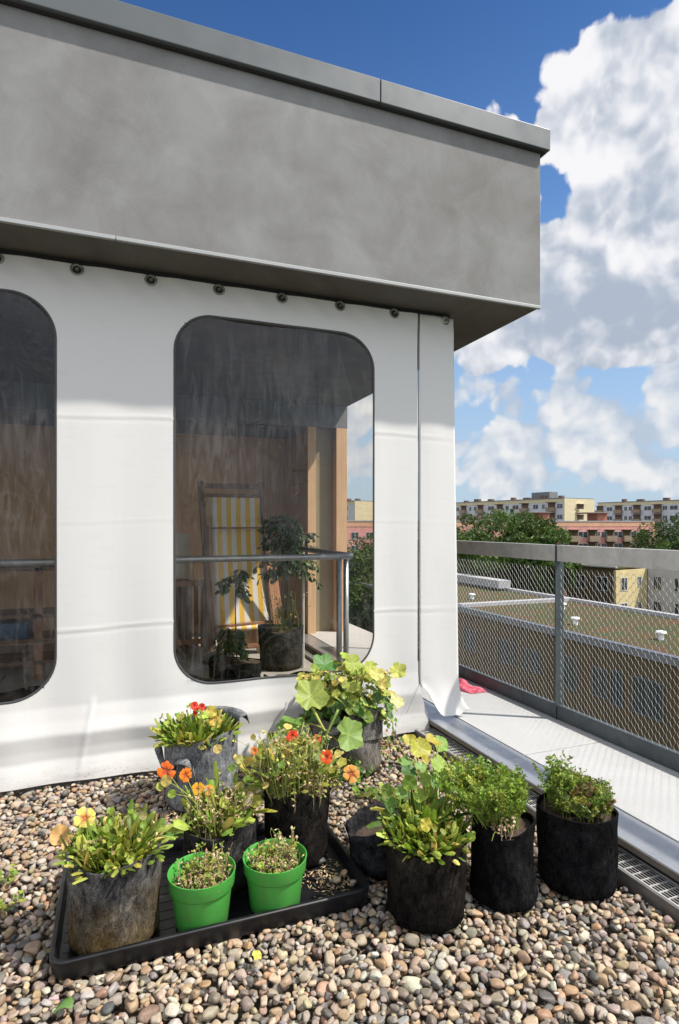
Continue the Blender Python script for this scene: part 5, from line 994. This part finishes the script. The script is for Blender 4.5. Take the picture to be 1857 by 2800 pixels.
for k in range(240): a = rng.normal(0, 1, 2); x, y = (1.20 + a[0] * .10, 2.30 + a[1] * .14) if k < 150 else (.12 + a[0] * .07, 2.55 + a[1] * .05); strap(t, (x, y, rng.uniform(.004, .014)), rng.uniform(0, 6.3), rng.uniform(-.1, .3), rng.uniform(.012, .03), rng.uniform(.006, .014), .6, jit((TA, (.16, .10, .06), (.25, .15, .08), BE)[rng.integers(4)]), nl=2)
tag(t.build('leaf_litter', 'dry_stem'), 'brown leaf litter scattered over the gravel between the pots', 'leaf litter', kind='stuff')
# ---- plants behind the window
def tomato(par, cx, cy, z, n, H, spread, seed, droop=.4, reach=1.0, lo=.3):
    t = MB(); C = ((.035, .075, .022), (.05, .10, .03), (.03, .06, .02), (.07, .12, .035))
    for s_ in range(n):
        a = rng.uniform(0, 6.3); top = np.array((cx + math.cos(a) * spread * rng.uniform(.2, .9), cy + math.sin(a) * spread * .6, z + H * rng.uniform(.8, 1.0))); pts = stem(t, (cx + rng.normal(0, .02), cy, z), top, .006, (.12, .14, .06), .08, 6, 12)
        for k in range(4, 12):
            if z + H * lo > pts[k][2]: continue
            for m_ in range(3):
                b = rng.uniform(0, 6.3); L = rng.uniform(.10, .20) * reach; q = pts[k] + np.array((math.cos(b) * L, math.sin(b) * L, -L * droop * rng.uniform(0, 1.2))); pp = stem(t, pts[k], q, .0025, (.08, .11, .04), .15, 4, 6)
                for i in range(2, 6):
                    for sg in (-1, 1): strap(t, pp[i], b + sg * 1.1 + rng.normal(0, .3), rng.uniform(-.9, .2), rng.uniform(.05, .085), rng.uniform(.028, .045), .9, jit(C[rng.integers(4)]), nl=4, cup=.3, twist=rng.normal(0, .4))
    t.build('foliage', 'leaf', par, smooth=True)
tm = thing('tomato_plant', 'tall drooping tomato plant in a black felt pot behind the clear window', 'potted plant', (1.36, 5.0, 0)); felt_pot(tm, 1.36, 5.0, .20, .18, .36, 0, 'felt_charcoal', 81, .03, .02); soil(tm, 1.36, 5.0, .19, .33)
tomato(tm, 1.45, 4.98, .33, 4, 1.0, .24, 3, lo=.45, reach=1.15)
t = MB(); straw(t, 1.40, 5.0, .33, .16, 60, .1, .35, cols=(LG, YG, DG), bits=3, spread=.5, bs=(.01, .02)); t.build('undergrowth', 'leaf', tm)
tm = thing('tomato_plant', 'slender young tomato plant in front of the striped deck chair', 'potted plant', (.86, 4.5, 0)); felt_pot(tm, .86, 4.5, .20, .18, .20, 0, 'felt_black', 83, .03, .02); soil(tm, .86, 4.5, .19, .19)
tomato(tm, .86, 4.5, .19, 1, .84, .04, 5, reach=.8, lo=.66); tomato(tm, .84, 4.5, .19, 1, .28, .06, 6, reach=.6)
for x, y, r_, lab in ((.62, 3.86, .22, 'low dark felt planter behind the lower left corner of the clear window'), (1.12, 3.80, .22, 'low dark felt planter behind the bottom of the clear window'), (.12, 3.9, .2, 'low dark felt planter hidden behind the white canvas strip'), (-.55, 3.95, .22, 'low dark felt planter behind the left clear window')):
    q_ = thing('fabric_planter', lab, 'planter', (x, y, 0), 'planters behind the canvas'); felt_pot(q_, x, y, r_, r_ * .95, .21, 0, 'felt_black', int(x * 50) + 90, .05, .03); soil(q_, x, y, r_ * .95, .195)
finish()
